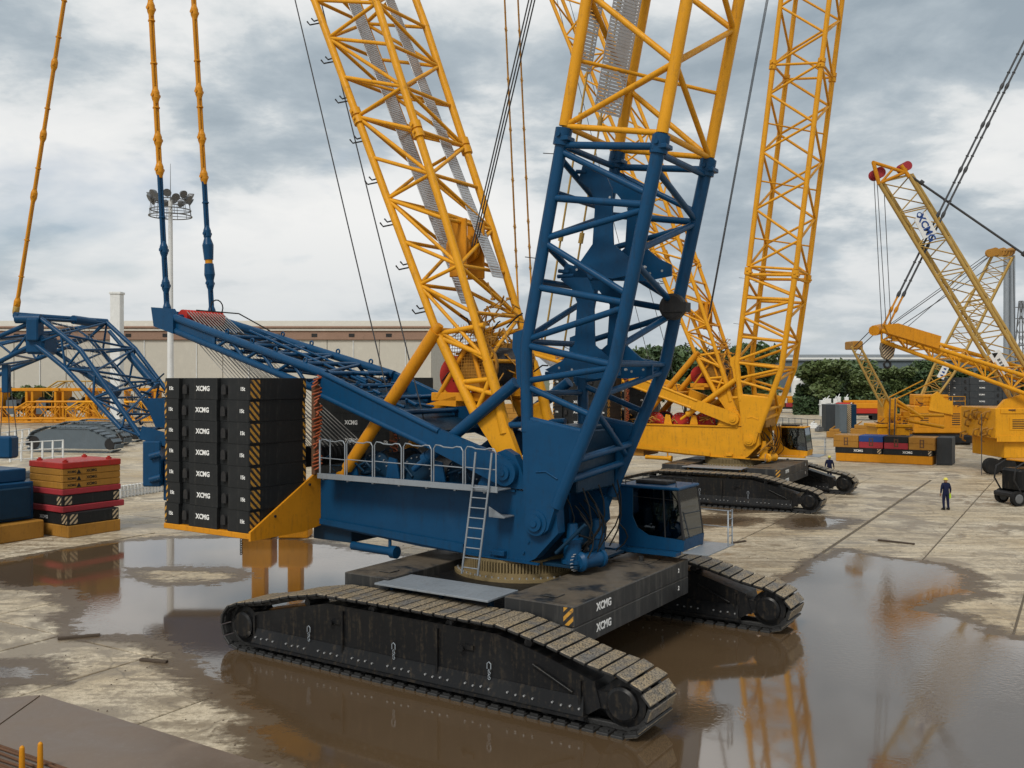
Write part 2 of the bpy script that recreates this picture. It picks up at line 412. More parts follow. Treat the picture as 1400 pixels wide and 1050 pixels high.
# dark steel road plate
m, t, b = newmat('steel_road_plate'); M['plate'] = m
g = pos(t); n1 = NOISE(t, g, .8, 6, .6, .5); n2 = NOISE(t, g, 9, 6, .7)
cc = MIX(t, n1, (.130, .094, .070), (.22, .168, .128)); cc = MIX(t, RAMP(t, n2, [(.55, 0.0), (.68, .6)]), cc, (.20, .17, .135))
L(t, cc, b.inputs['Base Color']); L(t, RAMP(t, n1, [(.35, .3), (.65, .55)]), b.inputs['Roughness']); setin(b, Metallic=.25); bump(t, b, n2, .12, .01)
# foliage
def leafmat(name, c1, c2):
    m, t, b = newmat(name)
    L(t, MIX(t, NOISE(t, pos(t), .6, 4, .6), c1, c2), b.inputs['Base Color']); setin(b, Roughness=.6)
    return m
M['leaf'] = leafmat('dark_foliage', (.018, .042, .016), (.060, .105, .034))
M['leaf2'] = leafmat('mid_foliage', (.028, .058, .018), (.085, .135, .042))
M['leaf3'] = leafmat('light_foliage', (.045, .075, .02), (.12, .16, .05))
M['bark'] = paint('bark', (.08, .06, .045), .9, .3)
# ------------------------------------------------------------------ ground
GA = -31.4
gc, gs = math.cos(R(GA)), math.sin(R(GA))
g_ = MB(); S = 1600
g_.v += [(-S, -60, -.05), (S, -60, -.05), (S, 2400, -.05), (-S, 2400, -.05)]; g_.face([0, 1, 2, 3])
# the far yard is plain concrete; the near yard's base shows only in the joints
ground = part('ground', g_, M['joint']); tag(ground, kind='structure')
yb = MB()
def ring_sheet(mb, x0, x1, y0, y1, X0, X1, Y0, Y1, z):
    for (a, b_, c, d) in ((X0, X1, Y0, y0), (X0, X1, y1, Y1), (X0, x0, y0, y1), (x1, X1, y0, y1)):
        k = len(mb.v); mb.v += [(a, c, z), (b_, c, z), (b_, d, z), (a, d, z)]; mb.face([k, k + 1, k + 2, k + 3])
# slab rows in yard coordinates (f along GA, v across)
FW, VW = 3.9, 4.05
F0, V0 = -9.65, 44.8
def yard(f, v): return (f * gc - v * gs, f * gs + v * gc)
sl_b = MB(); gapw = .035
sl_b.box(-FW / 2 + gapw, FW / 2 - gapw, -VW / 2 + gapw, VW / 2 - gapw, -.16, 0, .018)
slab_me = sl_b.mesh('concrete_slab', M['concrete'])
sl_w = MB(); sl_w.box(-FW / 2 + .13, FW / 2 - gapw, -VW / 2 + gapw, VW / 2 - gapw, -.16, 0, .03); slab_wide = sl_w.mesh('concrete_slab', M['concrete'])
slab_cells = set()
for i in range(-16, 14):
    for j in range(-9, 8):
        f = F0 + (i + .5) * FW; v = V0 + (j + .5) * VW
        X, Y = yard(f, v)
        if Y < 14.5 or Y > 68: continue
        if abs(X) > .543 * Y + 4.5: continue
        o = bpy.data.objects.new('concrete_slab', slab_wide if i == 0 else slab_me); link(o, ground)
        rr = random.Random(i * 131 + j)
        o.location = (X, Y, rr.uniform(-.006, 0)); o.rotation_euler = (rr.uniform(-.001, .001), rr.uniform(-.001, .001), R(GA))
        slab_cells.add((i, j))
# far yard: same grid cells beyond, as one sheet of squares
far = MB()
for i in range(-90, 110):
    for j in range(-14, 90):
        if (i, j) in slab_cells: continue
        f = F0 + i * FW; v = V0 + j * VW
        q = [yard(f, v), yard(f + FW, v), yard(f + FW, v + VW), yard(f, v + VW)]
        if max(p[1] for p in q) < -20: continue
        if abs(q[0][0]) > .8 * abs(q[0][1]) + 40: continue
        k = len(far.v); far.v += [(p[0], p[1], -.012) for p in q]; far.face([k, k + 1, k + 2, k + 3])
tag(part('yard_concrete', far, M['yard']), kind='structure')
fg = MB(); ring_sheet(fg, -5, 5, 380, 385, -1600, 1600, 370, 2300, -.03)
m, t, b = newmat('far_grass'); L(t, MIX(t, NOISE(t, pos(t), .02, 5, .6), (.06, .075, .035), (.12, .12, .06)), b.inputs['Base Color']); setin(b, Roughness=.9)
fg.v += [(-5, 380, -.03), (5, 380, -.03), (5, 385, -.03), (-5, 385, -.03)]; fg.face([len(fg.v) - 4 + q for q in range(4)])
tag(part('far_field', fg, m), kind='structure')
# ------------------------------------------------------------------ puddle
def vnoise(X, Y, sc_, seed):
    rg = np.random.RandomState(seed); tab = rg.rand(64, 64)
    x = X * sc_; y = Y * sc_; xi = np.floor(x).astype(int); yi = np.floor(y).astype(int)
    fx = x - xi; fy = y - yi; fx = fx * fx * (3 - 2 * fx); fy = fy * fy * (3 - 2 * fy)
    T = lambda i, j: tab[i % 64, j % 64]
    return (T(xi, yi) * (1 - fx) + T(xi + 1, yi) * fx) * (1 - fy) + (T(xi, yi + 1) * (1 - fx) + T(xi + 1, yi + 1) * fx) * fy - .5
def sdf(X, Y, poly):
    d = np.full(X.shape, 1e9); ins = np.zeros(X.shape, bool); n = len(poly)
    for i in range(n):
        ax, ay = poly[i]; bx, by = poly[(i + 1) % n]
        ex, ey = bx - ax, by - ay; wx, wy = X - ax, Y - ay
        tt = np.clip((wx * ex + wy * ey) / (ex * ex + ey * ey + 1e-12), 0, 1)
        d = np.minimum(d, (wx - ex * tt) ** 2 + (wy - ey * tt) ** 2)
        c = ((ay > Y) != (by > Y)) & (X < (bx - ax) * (Y - ay) / (by - ay + 1e-12) + ax); ins ^= c
    d = np.sqrt(d); return np.where(ins, d, -d)
def pxpoly(l): return [tuple(gp(x, y)[:2]) for x, y in l]
P_main = pxpoly([(-60, 778), (60, 758), (150, 742), (240, 736), (350, 735), (430, 744), (505, 758), (560, 764), (640, 772), (760, 776), (900, 790), (1000, 806), (1058, 806), (1095, 786), (1158, 754), (1200, 763), (1272, 773), (1312, 788), (1322, 812), (1262, 822), (1256, 833), (1310, 848), (1352, 864), (1440, 886), (1440, 1300), (470, 1300), (395, 1048), (330, 1000), (372, 985), (338, 962), (300, 932), (270, 905), (243, 885), (215, 868), (160, 862), (118, 866), (104, 846), (128, 826), (90, 804), (10, 800)])
P_isl = pxpoly([(165, 778), (230, 773), (300, 774), (345, 780), (340, 792), (290, 800), (215, 799), (180, 790)])
P_x = [pxpoly([(975, 690), (1040, 688), (1060, 694), (1000, 700)]), pxpoly([(1075, 713), (1100, 709), (1140, 711), (1130, 718), (1090, 720)]),
       pxpoly([(930, 712), (985, 706), (1030, 710), (1005, 717), (950, 719)]), pxpoly([(1270, 628), (1330, 627), (1345, 634), (1290, 640), (1272, 634)]), pxpoly([(-40, 920), (30, 914), (45, 924), (0, 934), (-40, 934)])]
res = .16
gx = np.arange(-26, 34, res); gy = np.arange(13.5, 62, res)
X, Y = np.meshgrid(gx, gy, indexing='ij')
D = sdf(X, Y, P_main); D = np.minimum(D, -sdf(X, Y, P_isl) )
for q in P_x: D = np.maximum(D, sdf(X, Y, q) * .8)
f_ = X * gc + Y * gs; v_ = -X * gs + Y * gc
D = D + .55 * vnoise(f_, v_, .45, 1) + .45 * vnoise(f_ * .45, v_ * 1.6, .9, 2) + .22 * vnoise(f_, v_, 2.3, 3)
keep = D > -1.1
vid = -np.ones(X.shape, int); cell = keep[:-1, :-1] & keep[1:, :-1] & keep[1:, 1:] & keep[:-1, 1:]
used = np.zeros(X.shape, bool)
for a_, b_ in ((0, 0), (1, 0), (1, 1), (0, 1)): used[a_:used.shape[0] - 1 + a_, b_:used.shape[1] - 1 + b_] |= cell
vid[used] = np.arange(used.sum())
vs = np.stack([X[used], Y[used], np.full(used.sum(), .007)], 1)
ci, cj = np.nonzero(cell)
fs = np.stack([vid[ci, cj], vid[ci + 1, cj], vid[ci + 1, cj + 1], vid[ci, cj + 1]], 1)
me = bpy.data.meshes.new('puddle'); me.from_pydata(vs.tolist(), [], fs.tolist()); me.materials.append(M['water'])
att = me.attributes.new('depth', 'FLOAT', 'POINT')
att.data.foreach_set('value', np.clip(D[used] * .5 + .5, 0, 1).astype(np.float32))
po = bpy.data.objects.new('puddle', me); link(po); tag(po, kind='structure')
# ------------------------------------------------------------------ lettering
_txt = {}
def text_mesh(s, size, mat, ext=.004, bold=.03):
    k = (s, size, mat)
    if k in _txt: return _txt[k]
    c = bpy.data.curves.new('lettering', 'FONT'); c.body = s; c.size = size; c.align_x = 'CENTER'; c.align_y = 'CENTER'
    c.extrude = ext; c.offset = bold * size; c.resolution_u = 2
    o = bpy.data.objects.new('lettering', c); col.objects.link(o)
    bpy.context.view_layer.update()
    me = bpy.data.meshes.new_from_object(o.evaluated_get(bpy.context.evaluated_depsgraph_get()))
    bpy.data.objects.remove(o); me.materials.clear(); me.materials.append(M[mat]); me.name = 'lettering'
    _txt[k] = me; return me
def letter(s, size, mat, parent, loc, rot):
    o = bpy.data.objects.new('lettering', text_mesh(s, size, mat)); link(o, parent); o.location = loc; o.rotation_euler = rot
    return o
NEAR = (R(90), 0, 0)               # text read from -y side
FARS = (R(90), 0, R(180))
# ------------------------------------------------------------------ lattice work
def lerp(a, b, t): return V3(a) + (V3(b) - V3(a)) * t
def lattice(par, C, r_ch, r_br, m_ch, m_br, H=(), indiv=True, chn='chord', brn='brace', flip=0, n=8, faces=(0, 1, 2, 3), knuckle=None, chords=True):
    """C: four lists of points (corners in ring order), one per level"""
    nl = len(C[0])
    if chords:
        for k in range(4):
            mb = MB(); mb.path(C[k], r_ch, 10 if indiv else n)
            part(chn, mb, m_ch, par)
    J = MB()
    def br(p, q):
        if indiv:
            mb = MB(); mb.tube(p, q, r_br, n=n); part(brn, mb, m_br, par)
        else: J.tube(p, q, r_br, n=max(4, n - 2))
    for k in faces:
        k2 = (k + 1) % 4
        for i in range(nl - 1):
            if (i + k + flip) % 2: br(C[k][i], C[k2][i + 1])
            else: br(C[k2][i], C[k][i + 1])
        for i in H: br(C[k][i], C[k2][i])
    if not indiv and J.v: part('lacing', J, m_br, par)
    if knuckle:
        for i in knuckle:
            for k in range(4):
                mb = MB(); i2 = i
                d = (V3(C[k][min(i + 1, nl - 1)]) - V3(C[k][max(i - 1, 0)])).normalized()
                p = V3(C[k][i])
                mb.tube(p - d * .26, p - d * .03, r_ch * 1.45, n=10); mb.tube(p + d * .03, p + d * .26, r_ch * 1.45, n=10); mb.tube(p - d * .06, p + d * .06, r_ch * 1.15, n=8)
                mb.tube(p - d * .12 + Vector((0, -r_ch * 1.9, 0)), p - d * .12 + Vector((0, r_ch * 1.9, 0)), .045, n=8)
                mb.tube(p + d * .12 + Vector((0, -r_ch * 1.9, 0)), p + d * .12 + Vector((0, r_ch * 1.9, 0)), .045, n=8)
                part('pin_connector', mb, m_ch, par)
def levels(pl, n):
    """resample a polyline of corner points into n+1 even levels"""
    P = [V3(p) for p in pl]; ls = [(b_ - a_).length for a_, b_ in zip(P, P[1:])]; T = sum(ls); o = []
    for i in range(n + 1):
        s = T * i / n
        for j, l in enumerate(ls):
            if s <= l + 1e-6 or j == len(ls) - 1: o.append(P[j].lerp(P[j + 1], min(1, s / l))); break
            s -= l
    return o
# ------------------------------------------------------------------ track shoe (shared)
sb = MB()
sb.box(-.142, .142, -.65, .65, -.05, .02, .014)
for yy in (-.26, .26): sb.box(-.185, .185, yy - .07, yy + .07, -.17, -.045, .02)
for yy in (-.52, .52): sb.box(-.10, .10, yy - .04, yy + .04, -.09, -.045)
shoe_me = sb.mesh('track_shoe', M['shoe'])
TOP = [(-5.75, 0), (5.75, 0), (6.12, .10), (6.36, .32), (6.47, .62), (6.42, .92), (6.2, 1.16), (5.85, 1.30), (4.9, 1.47), (3.9, 1.73), (2.8, 1.93), (0, 1.955), (-2.8, 1.93), (-3.9, 1.73), (-4.9, 1.47), (-5.85, 1.30), (-6.2, 1.16), (-6.42, .92), (-6.47, .62), (-6.36, .32), (-6.12, .10)]
def track_path(n):
    P = [Vector((p[0], p[1] )) for p in TOP]; P.append(P[0]); ls = [(b_ - a_).length for a_, b_ in zip(P, P[1:])]; T = sum(ls); o = []
    for i in range(n):
        s = T * (i + .5) / n
        for j, l in enumerate(ls):
            if s <= l: break
            s -= l
        p = P[j].lerp(P[j + 1], s / l); 
        d = (P[j + 1] - P[j]).normalized()
        # soften the corners
        q = P[(j + 2) % len(P)] if j + 2 < len(P) else P[1]
        o.append((p, d))
    return o
def crawler(par, y, side, mb_mat, nsh=80):
    """side: -1 = outer face toward -y"""
    tr_ = bpy.data.objects.new('crawler_track', None); link(tr_, par); tr_.location = (0, y, 0)
    for p, d in track_path(nsh):
        o = bpy.data.objects.new('track_shoe', shoe_me); link(o, tr_)
        nx, nz_ = d.y, -d.x             # outward normal in x-z for ccw path
        o.location = (p.x - nx * .02, random.uniform(-.012, .012), p.y - nz_ * .02)
        o.rotation_euler = (0, -math.atan2(d.y, d.x) + math.pi, 0)
    fr = MB(); so_ = -.52 * 1
    prof = [(-5.35, .30), (4.95, .30), (5.25, .50), (5.1, 1.02), (3.7, 1.42), (2.6, 1.66), (-2.6, 1.66), (-3.7, 1.42), (-5.35, 1.05)]
    fr.prism(prof, 'xz', -.44, .44)
    f = part('side_frame', fr, M['black'], tr_)
    for s_ in (-1, 1):
        y0 = s_ * .44; lg = MB()
        lg.hexa([(-5.3, y0, .28), (4.9, y0, .28), (4.9, y0 + s_ * .13, .28), (-5.3, y0 + s_ * .13, .28), (-5.2, y0, .66), (4.85, y0, .66), (4.85, y0 + s_ * .02, .66), (-5.2, y0 + s_ * .02, .66)] if s_ > 0 else
                [(-5.3, y0 - .13, .28), (4.9, y0 - .13, .28), (4.9, y0, .28), (-5.3, y0, .28), (-5.2, y0 - .02, .66), (4.85, y0 - .02, .66), (4.85, y0, .66), (-5.2, y0, .66)])
        lg.box(-5.35, 4.95, min(y0, y0 + s_ * .2), max(y0, y0 + s_ * .2), .215, .275)
        part('lower_ledge', lg, M['black'], tr_)
        ribs = MB()
        for x in (-5.25, -2.05, .95, 4.78):
            ribs.box(x - .03, x + .03, min(y0, y0 + s_ * .07), max(y0, y0 + s_ * .07), .32, 1.0 if abs(x) > 4 else 1.55); ribs.cut()
        ribs.tube((3.6, y0 + s_ * .05, 1.15), (4.6, y0 + s_ * .05, .72), .03)
        part('stiffener', ribs, M['black'], tr_)
        bo = MB()
        x = -5.15
        while x < 4.8:
            for k in range(4):
                c = .42 if k % 2 else .44
                bo.tube((x + k * .22, y0 + s_ * .05, c), (x + k * .22, y0 + s_ * .125, c), .024, n=6)
            x += 1.16
        part('bolt_row', bo, M['steel'], tr_)
        for x in (-3.2, -.35, 2.45):
            sh = MB(); yy = y0 + s_ * .07
            sh.path([(x - .05, yy, .86), (x - .05, yy, .98), (x, yy, 1.02), (x + .05, yy, .98), (x + .05, yy, .86)], .013, 6)
            for q in range(4): sh.tri_strip_torus((x, yy + (.01 if q % 2 else 0), .82 - q * .058), .031, .010, 'y' if q % 2 else 'x', 8, 5)
            part('chain_shackle', sh, M['grey'], tr_)
        for x in (-2.4, 1.7):
            lu = MB(); lu.tube((x, y0, 1.22), (x, y0 + s_ * .13, 1.22), .07, n=10); lu.box(x, x + .3, min(y0, y0 + s_ * .06), max(y0, y0 + s_ * .06), 1.20, 1.30)
            part('towing_lug', lu, M['black'], tr_)
    for x in (-5.75, 5.75):
        wl = MB(); wl.lathe((x, 0, .66), 'y', [(-.50, .30), (-.46, .36), (-.36, .36), (-.34, .50), (-.15, .52), (-.14, .44), (.14, .44), (.15, .52), (.34, .50), (.36, .36), (.46, .36), (.50, .30)], 24)
        wl.box(min(x, x - math.copysign(.75, x)), max(x, x - math.copysign(.75, x)), -.40, .40, .48, .84)
        part('idler_wheel', wl, M['black'], tr_)
    rl = MB()
    for q in range(15):
        x = -4.7 + q * .66
        rl.tube((x, -.42, .24), (x, .42, .24), .16, n=10); rl.cut()
    part('road_roller', rl, M['dark'], tr_)
    rl = MB()
    for x in (-3.4, -1.2, 1.2, 3.4): 
        zt = np.interp(x, [-3.9, -2.8, 2.8, 3.9], [1.5, 1.68, 1.68, 1.5]); rl.tube((x, -.36, zt - .02), (x, .36, zt - .02), .10, n=10); rl.cut()
    part('carrier_roller', rl, M['dark'], tr_)
    return tr_
# ------------------------------------------------------------------ counterweight slab
def slab_mesh(L_, W_, H_, mat='slab', stripes_=True):
    """plan polygon with lifting notches on the -y side"""
    x0, x1, y0, y1 = -L_ / 2, L_ / 2, -W_ / 2, W_ / 2
    n1, n2, nw, nd = -L_ * .26, L_ * .20, L_ * .062, .13
    poly = [(x0 + .03, y0), (n1 - nw, y0), (n1 - nw, y0 + nd), (n1 + nw, y0 + nd), (n1 + nw, y0), (n2 - nw, y0), (n2 - nw, y0 + nd), (n2 + nw, y0 + nd), (n2 + nw, y0), (x1 - .03, y0), (x1, y0 + .03), (x1, y1 - .03), (x1 - .03, y1), (x0 + .03, y1), (x0, y1 - .03), (x0, y0 + .03)]
    b = MB(); b.prism(poly, 'xy', .012, H_ - .010)
    b.prism([(p[0] * .995, p[1] * .992) for p in poly], 'xy', 0, .012); b.prism([(p[0] * .996, p[1] * .994) for p in poly], 'xy', H_ - .010, H_ - .002)
    return b.mesh('slab_body', M[mat]), n1, n2
_sl = {}
def cw_slab(par_fr, x, y, z, L_, W_, H_, rz, label, group, txt='XCMG', t15='15t', mat='slab', hz='hazard', both=False, dz=(0, 0, 0)):
    key = (L_, W_, H_, mat, hz)
    if key not in _sl:
        bm, n1, n2 = slab_mesh(L_, W_, H_, mat)
        lug = MB()
        for n_ in (n1, n2):
            pts = [(n_ + .10 * math.cos(q), H_ * .52 + .12 * math.sin(q)) for q in [math.pi * i / 8 for i in range(9)]]
            lug.prism([(n_ + .10, H_ * .25)] + pts + [(n_ - .10, H_ * .25)], 'xz', -W_ / 2 + .02, -W_ / 2 + .12)
        hb = MB(); e = .004
        hb.box(L_ / 2 - .001, L_ / 2 + e, -W_ / 2 + .04, -W_ / 2 + .40, .05, H_ - .05)
        hb.box(L_ / 2 - .001, L_ / 2 + e, W_ / 2 - .14, W_ / 2 - .03, .05, H_ - .05)
        hb.box(-L_ / 2 + .02, -L_ / 2 + .10, -W_ / 2 - e, -W_ / 2 + .001, .05, H_ - .05)
        _sl[key] = (bm, lug.mesh('lifting_lug', M['dark']), hb.mesh('hazard_stripe', M[hz]))
    bm, lm, hm = _sl[key]
    t_ = bpy.data.objects.new('counterweight_slab', None); link(t_)
    t_.matrix_world = par_fr @ Matrix.Translation((x, y, z)) @ Matrix.Rotation(R(rz), 4, 'Z')
    tag(t_, label, 'counterweight', group)
    part('slab_body', bm, None, t_); part('lifting_lug', lm, None, t_); part('hazard_stripe', hm, None, t_)
    yy = -W_ / 2 - .003; TS = .205; TN = .15
    letter(txt, TS, 'letter', t_, (.0 - L_ * .03, yy, H_ * .5), NEAR)
    letter(t15, TN, 'letter', t_, (L_ * .425, yy, H_ * .5), NEAR); letter(t15, TN, 'letter', t_, (-L_ * .42, yy, H_ * .5), NEAR)
    if both:
        yy = W_ / 2 + .003
        letter(txt, TS, 'letter', t_, (0, yy, H_ * .5), FARS); letter(t15, TN, 'letter', t_, (L_ * .42, yy, H_ * .5), FARS); letter(t15, TN, 'letter', t_, (-L_ * .42, yy, H_ * .5), FARS)
    return t_
# ------------------------------------------------------------------ pendant chain
def pendant(par, p0, p1, marks, m_lo, m_hi, zsw, K=1.0):
    p0 = V3(p0); p1 = V3(p1); d = (p1 - p0).normalized(); pend = bpy.data.objects.new('pendant', None); link(pend, par)
    zs = [p0.z] + marks + [p1.z]
    for i, (za, zb) in enumerate(zip(zs, zs[1:])):
        a_ = p0.lerp(p1, (za - p0.z) / (p1.z - p0.z)); b_ = p0.lerp(p1, (zb - p0.z) / (p1.z - p0.z))
        m_ = m_lo if (za + zb) / 2 < zsw else m_hi
        mb = MB(); l = (b_ - a_).length
        if l > .9:
            for s_ in (-.055, .055): mb.tube(a_ + Vector((0, s_, 0)) + d * .15, b_ + Vector((0, s_, 0)) - d * .15, .06 * K, n=6)
            k = 1.2
            while k < l - .4:
                q = a_ + d * k; mb.tube(q - d * .025, q + d * .025, .128 * K, n=8); k += 1.6
        else:
            for s_ in (-.085, .085): mb.tube(a_ + Vector((0, s_, 0)), b_ + Vector((0, s_, 0)), .06 * K, n=6)
        part('link_bar', mb, m_, pend)
        mb = MB(); mb.tube(a_ - d * .3, a_ - d * .1, .08 * K, .145 * K, n=8); mb.tube(a_ - d * .1, a_ + d * .12, .145 * K, .145 * K, n=8); mb.tube(a_ + d * .12, a_ + d * .32, .145 * K, .08 * K, n=8); mb.tube(a_ - Vector((0, .17, 0)), a_ + Vector((0, .17, 0)), .07 * K, n=8)
        part('link_joint', mb, m_, pend)
    return pend
# ------------------------------------------------------------------ the big crawler crane
def big_crane(name, label, X, Y, yaw, body, base_m, dark_m, lean, mast_k, tx, extra=True, gk=0.0, drum_m='blue_dark'):
    root = thing(name, label, 'crane', (X, Y, 0), yaw)
    FR = Matrix.Translation((X, Y, 0)) @ Matrix.Rotation(R(yaw), 4, 'Z')
    B = M[body]; BB = M[base_m]; DK = M[dark_m]; YL = M['yellow']; AM = M['amber']
    crawler(root, -4.77, -1, None); crawler(root, 4.77, 1, None)
    # carbody
    cb = MB(); cb.box(-1.55, 1.95, -4.25, 4.25, .62, 1.62, .03); cb.box(-1.9, 2.0, -2.6, 2.6, .55, 1.95, .03)
    car = part('carbody', cb, M['black'], root)
    mp_ = MB()
    for i, (a_, b_) in enumerate(((-1.72, -.35), (-.34, .55), (.56, 1.83))): mp_.box(a_, b_, -4.42, -3.08, 2.10, 2.15, .006); mp_.cut()
    part('deck_plate', mp_, M['grey'], car)
    mp_ = MB()
    for x in (-1.5, .1, 1.6): mp_.box(x - .05, x + .05, -4.0, -3.9, 1.6, 2.1); mp_.cut(); mp_.box(x - .05, x + .05, -3.3, -3.2, 1.6, 2.1); mp_.cut()
    part('deck_post', mp_, DK, car)
    rg = MB(); rg.lathe((0, 0, 0), 'z', [(1.93, 1.95), (2.03, 1.95), (2.04, 1.72), (2.14, 1.72), (2.15, 1.62), (2.48, 1.62)], 48)
    ring = part('slewing_ring', rg, M['gear'], root)
    te = MB()
    for k in range(120):
        a_ = 2 * math.pi * k / 120; c_, s_ = math.cos(a_), math.sin(a_)
        te.hexa([tuple(V3((c_ * r_ - s_ * w_, s_ * r_ + c_ * w_, z_))) for z_ in (2.14, 2.42) for r_, w_ in ((1.6, -.03), (1.71, -.022), (1.71, .022), (1.6, .03))])
    part('gear_teeth', te, M['gear'], ring)
    bo = MB()
    for k in range(60):
        a_ = 2 * math.pi * k / 60; bo.tube((1.85 * math.cos(a_), 1.85 * math.sin(a_), 2.03), (1.85 * math.cos(a_), 1.85 * math.sin(a_), 2.075), .026, n=6)
    part('ring_bolt', bo, M['steel'], ring)
    for k, zz in enumerate((1.22, 1.714)):
        for xx, x2, nm in ((2.03, 3.95, 'front'), (-3.12, -1.58, 'rear')):
            cs = MB()
            y1 = 2.70 if nm == 'front' else 3.6
            cs.box(xx, x2, -4.03, y1, zz, zz + .486, .02)
            if k == 1:
                cs.box(xx + .75, xx + 1.15, -3.5, -3.1, zz + .486, zz + .52, .01); cs.tube((xx + .9, 1.7, zz + .48), (xx + .9, 1.7, zz + .62), .07, n=10); cs.box(xx + .2, xx + 1.3, 1.25, 2.15, zz + .485, zz + .505, .005)
            o = part('carbody_ballast', cs, M['mudslab'])
            o.matrix_world = FR
            tag(o, f'{"upper" if k else "lower"} black {"ballast slab with muddy top" if k else "ballast slab"} at the {nm} of the {tx} crane undercarriage', 'counterweight', f'{tx} crane undercarriage ballast')
            if nm == 'front':
                letter('XCMG', .26, 'letter', o, (x2 + .003, -2.55, zz + .25), (R(90), 0, R(90)))
                letter('2', .16, 'letter', o, (x2 + .003, 2.0, zz + .27), (R(90), 0, R(90)))
                if k:
                    hs = MB(); hs.box(x2 - .28, x2 - .02, -4.034, -4.029, zz + .04, zz + .45); part('hazard_stripe', hs, M['hazard'], o)
            else:
                hs = MB(); hs.box(xx - .004, xx + .001, -4.0, -3.7, zz + .04, zz + .45); part('hazard_stripe', hs, M['hazard'], o)
    # superstructure girder
    up = bpy.data.objects.new('superstructure', None); link(up, root)
    sp = [(-6.48, 2.84), (-2.5, 2.56), (1.05, 2.47), (1.35, 2.62), (2.05, 3.35), (2.0, 4.0), (1.3, 4.35), (.75, 4.43), (-6.48, 4.43)]
    for s_ in (-1, 1):
        g = MB(); y0, y1 = sorted((s_ * 1.5, s_ * 1.12)); g.prism(sp, 'xz', y0, y1)
        o_ = part('side_girder', g, B, up)
        fl = MB(); ya, yb_ = sorted((s_ * 1.501, s_ * 1.60))
        fl.hexa([(-6.44, ya, 2.90), (-.95, ya, 2.56), (-.95, yb_, 2.56), (-6.44, yb_, 2.90), (-6.44, ya, 3.06), (-.95, ya, 2.80), (-.95, yb_ - .05, 2.80), (-6.44, yb_ - .05, 3.06)])
        fl.hexa([(-.94, ya, 2.52), (1.5, ya, 2.47), (1.5, yb_ + s_ * .0, 2.47), (-.94, yb_, 2.52), (-.94, ya, 2.56), (1.5, ya, 2.52), (1.5, yb_, 2.52), (-.94, yb_, 2.56)])
        fl.cut(); fl.box(-6.48, .75, *sorted((s_ * 1.501, s_ * 1.58)), 4.36, 4.425)
        part('flange', fl, B, up)
        bo = MB(); yy = s_ * 1.5
        for (x, z) in ((-.05, 2.62), (1.0, 2.75), (1.15, 3.05)): bo.tube((x, yy, z), (x, yy + s_ * .05, z), .035, n=8)
        bo.box(.05, .45, *sorted((yy, yy + s_ * .16)), 2.60, 2.75, .02)
        part('lug', bo, B, up)
        hp = MB(); y0, y1 = sorted((s_ * 1.56, s_ * 1.20))
        hp.prism([(-.5, 4.44), (-.15, 5.0), (.12, 5.38), (.45, 5.50), (.75, 5.35), (.95, 4.98), (1.12, 4.45)], 'xz', y0 if s_ < 0 else 1.30, y1 if s_ > 0 else -1.30)
        part('mast_bracket', hp, B, up)
    inn = MB(); inn.box(-6.3, .9, -1.119, 1.119, 2.95, 4.0, .01); inn.box(-.2, 1.2, -1.1, 1.1, 2.48, 2.95)
    part('centre_frame', inn, DK, up)
    tb = MB(); tb.box(-7.0, -5.4, -1.3, 1.3, 2.35, 2.83, .02); part('rear_box', tb, DK, up)
    cy = MB(); cy.lathe((-5.2, -1.45, 2.32), (1, 0, -.02), [(0, .13), (1.55, .13), (1.56, .19), (1.75, .19)], 12); cy.tube((-3.72, -1.45, 2.3), (-3.72, -1.45, 2.75), .05); part('support_cylinder', cy, B, up)
    # winch drums
    for i, x in enumerate((-4.75, -3.1, -1.45)):
        d = MB(); d.lathe((x, 0, 4.55), 'y', [(-.95, .45), (-.9, .62), (-.82, .62), (-.81, .48), (.81, .48), (.82, .62), (.9, .62), (.95, .45)], 28)
        dr = part('winch_drum', d, M[drum_m], up)
        rp = MB()
        for q in range(22): rp.tri_strip_torus((x, -.77 + q * .073, 4.55), .50, .04, 'y', 20, 4)
        part('rope_coil', rp, M['rope'], dr)
        bt = MB()
        for q in range(16):
            a_ = 2 * math.pi * q / 16; bt.tube((x + .52 * math.cos(a_), -.90, 4.55 + .52 * math.sin(a_)), (x + .52 * math.cos(a_), -.97, 4.55 + .52 * math.sin(a_)), .025, n=5)
        part('drum_bolt', bt, M['steel'], dr)
    if extra:
        # walkway, handrails, ladder
        wk = MB(); wk.box(-5.86, .66, -2.25, -1.61, 4.44, 4.475, .004); wk.box(-5.86, .66, -2.28, -2.25, 4.40, 4.56, .004)
        for q in range(7): wk.box(-5.7 + q * .98, -5.63 + q * .98, -2.24, -1.55, 4.36, 4.44)
        wkp = part('walkway', wk, M['grey'], up)
        xs = [-5.82 + q * 1.075 for q in range(7)]
        for a_, b_ in zip(xs[:6], xs[1:]):
            hr = MB(); a_ += .03; b_ -= .05; y_ = -2.22
            hr.path([(a_, y_, 4.5), (a_, y_, 5.48), (a_ + .07, y_, 5.58), (a_ + .22, y_, 5.57), (a_ + .34, y_, 5.53), (b_ - .34, y_, 5.52), (b_ - .22, y_, 5.56), (b_ - .07, y_, 5.55), (b_, y_, 5.45), (b_, y_, 4.5)], .02, 6)
            hr.tube((a_, y_, 5.02), (b_, y_, 5.0), .016, n=6)
            part('handrail', hr, M['grey'], wkp)
        hr = MB(); hr.path([(-5.84, -2.2, 4.5), (-5.84, -2.2, 5.55), (-5.84, -1.75, 5.55), (-5.84, -1.75, 4.5)], .02, 6); part('handrail', hr, M['grey'], wkp)
        ld = MB(); 
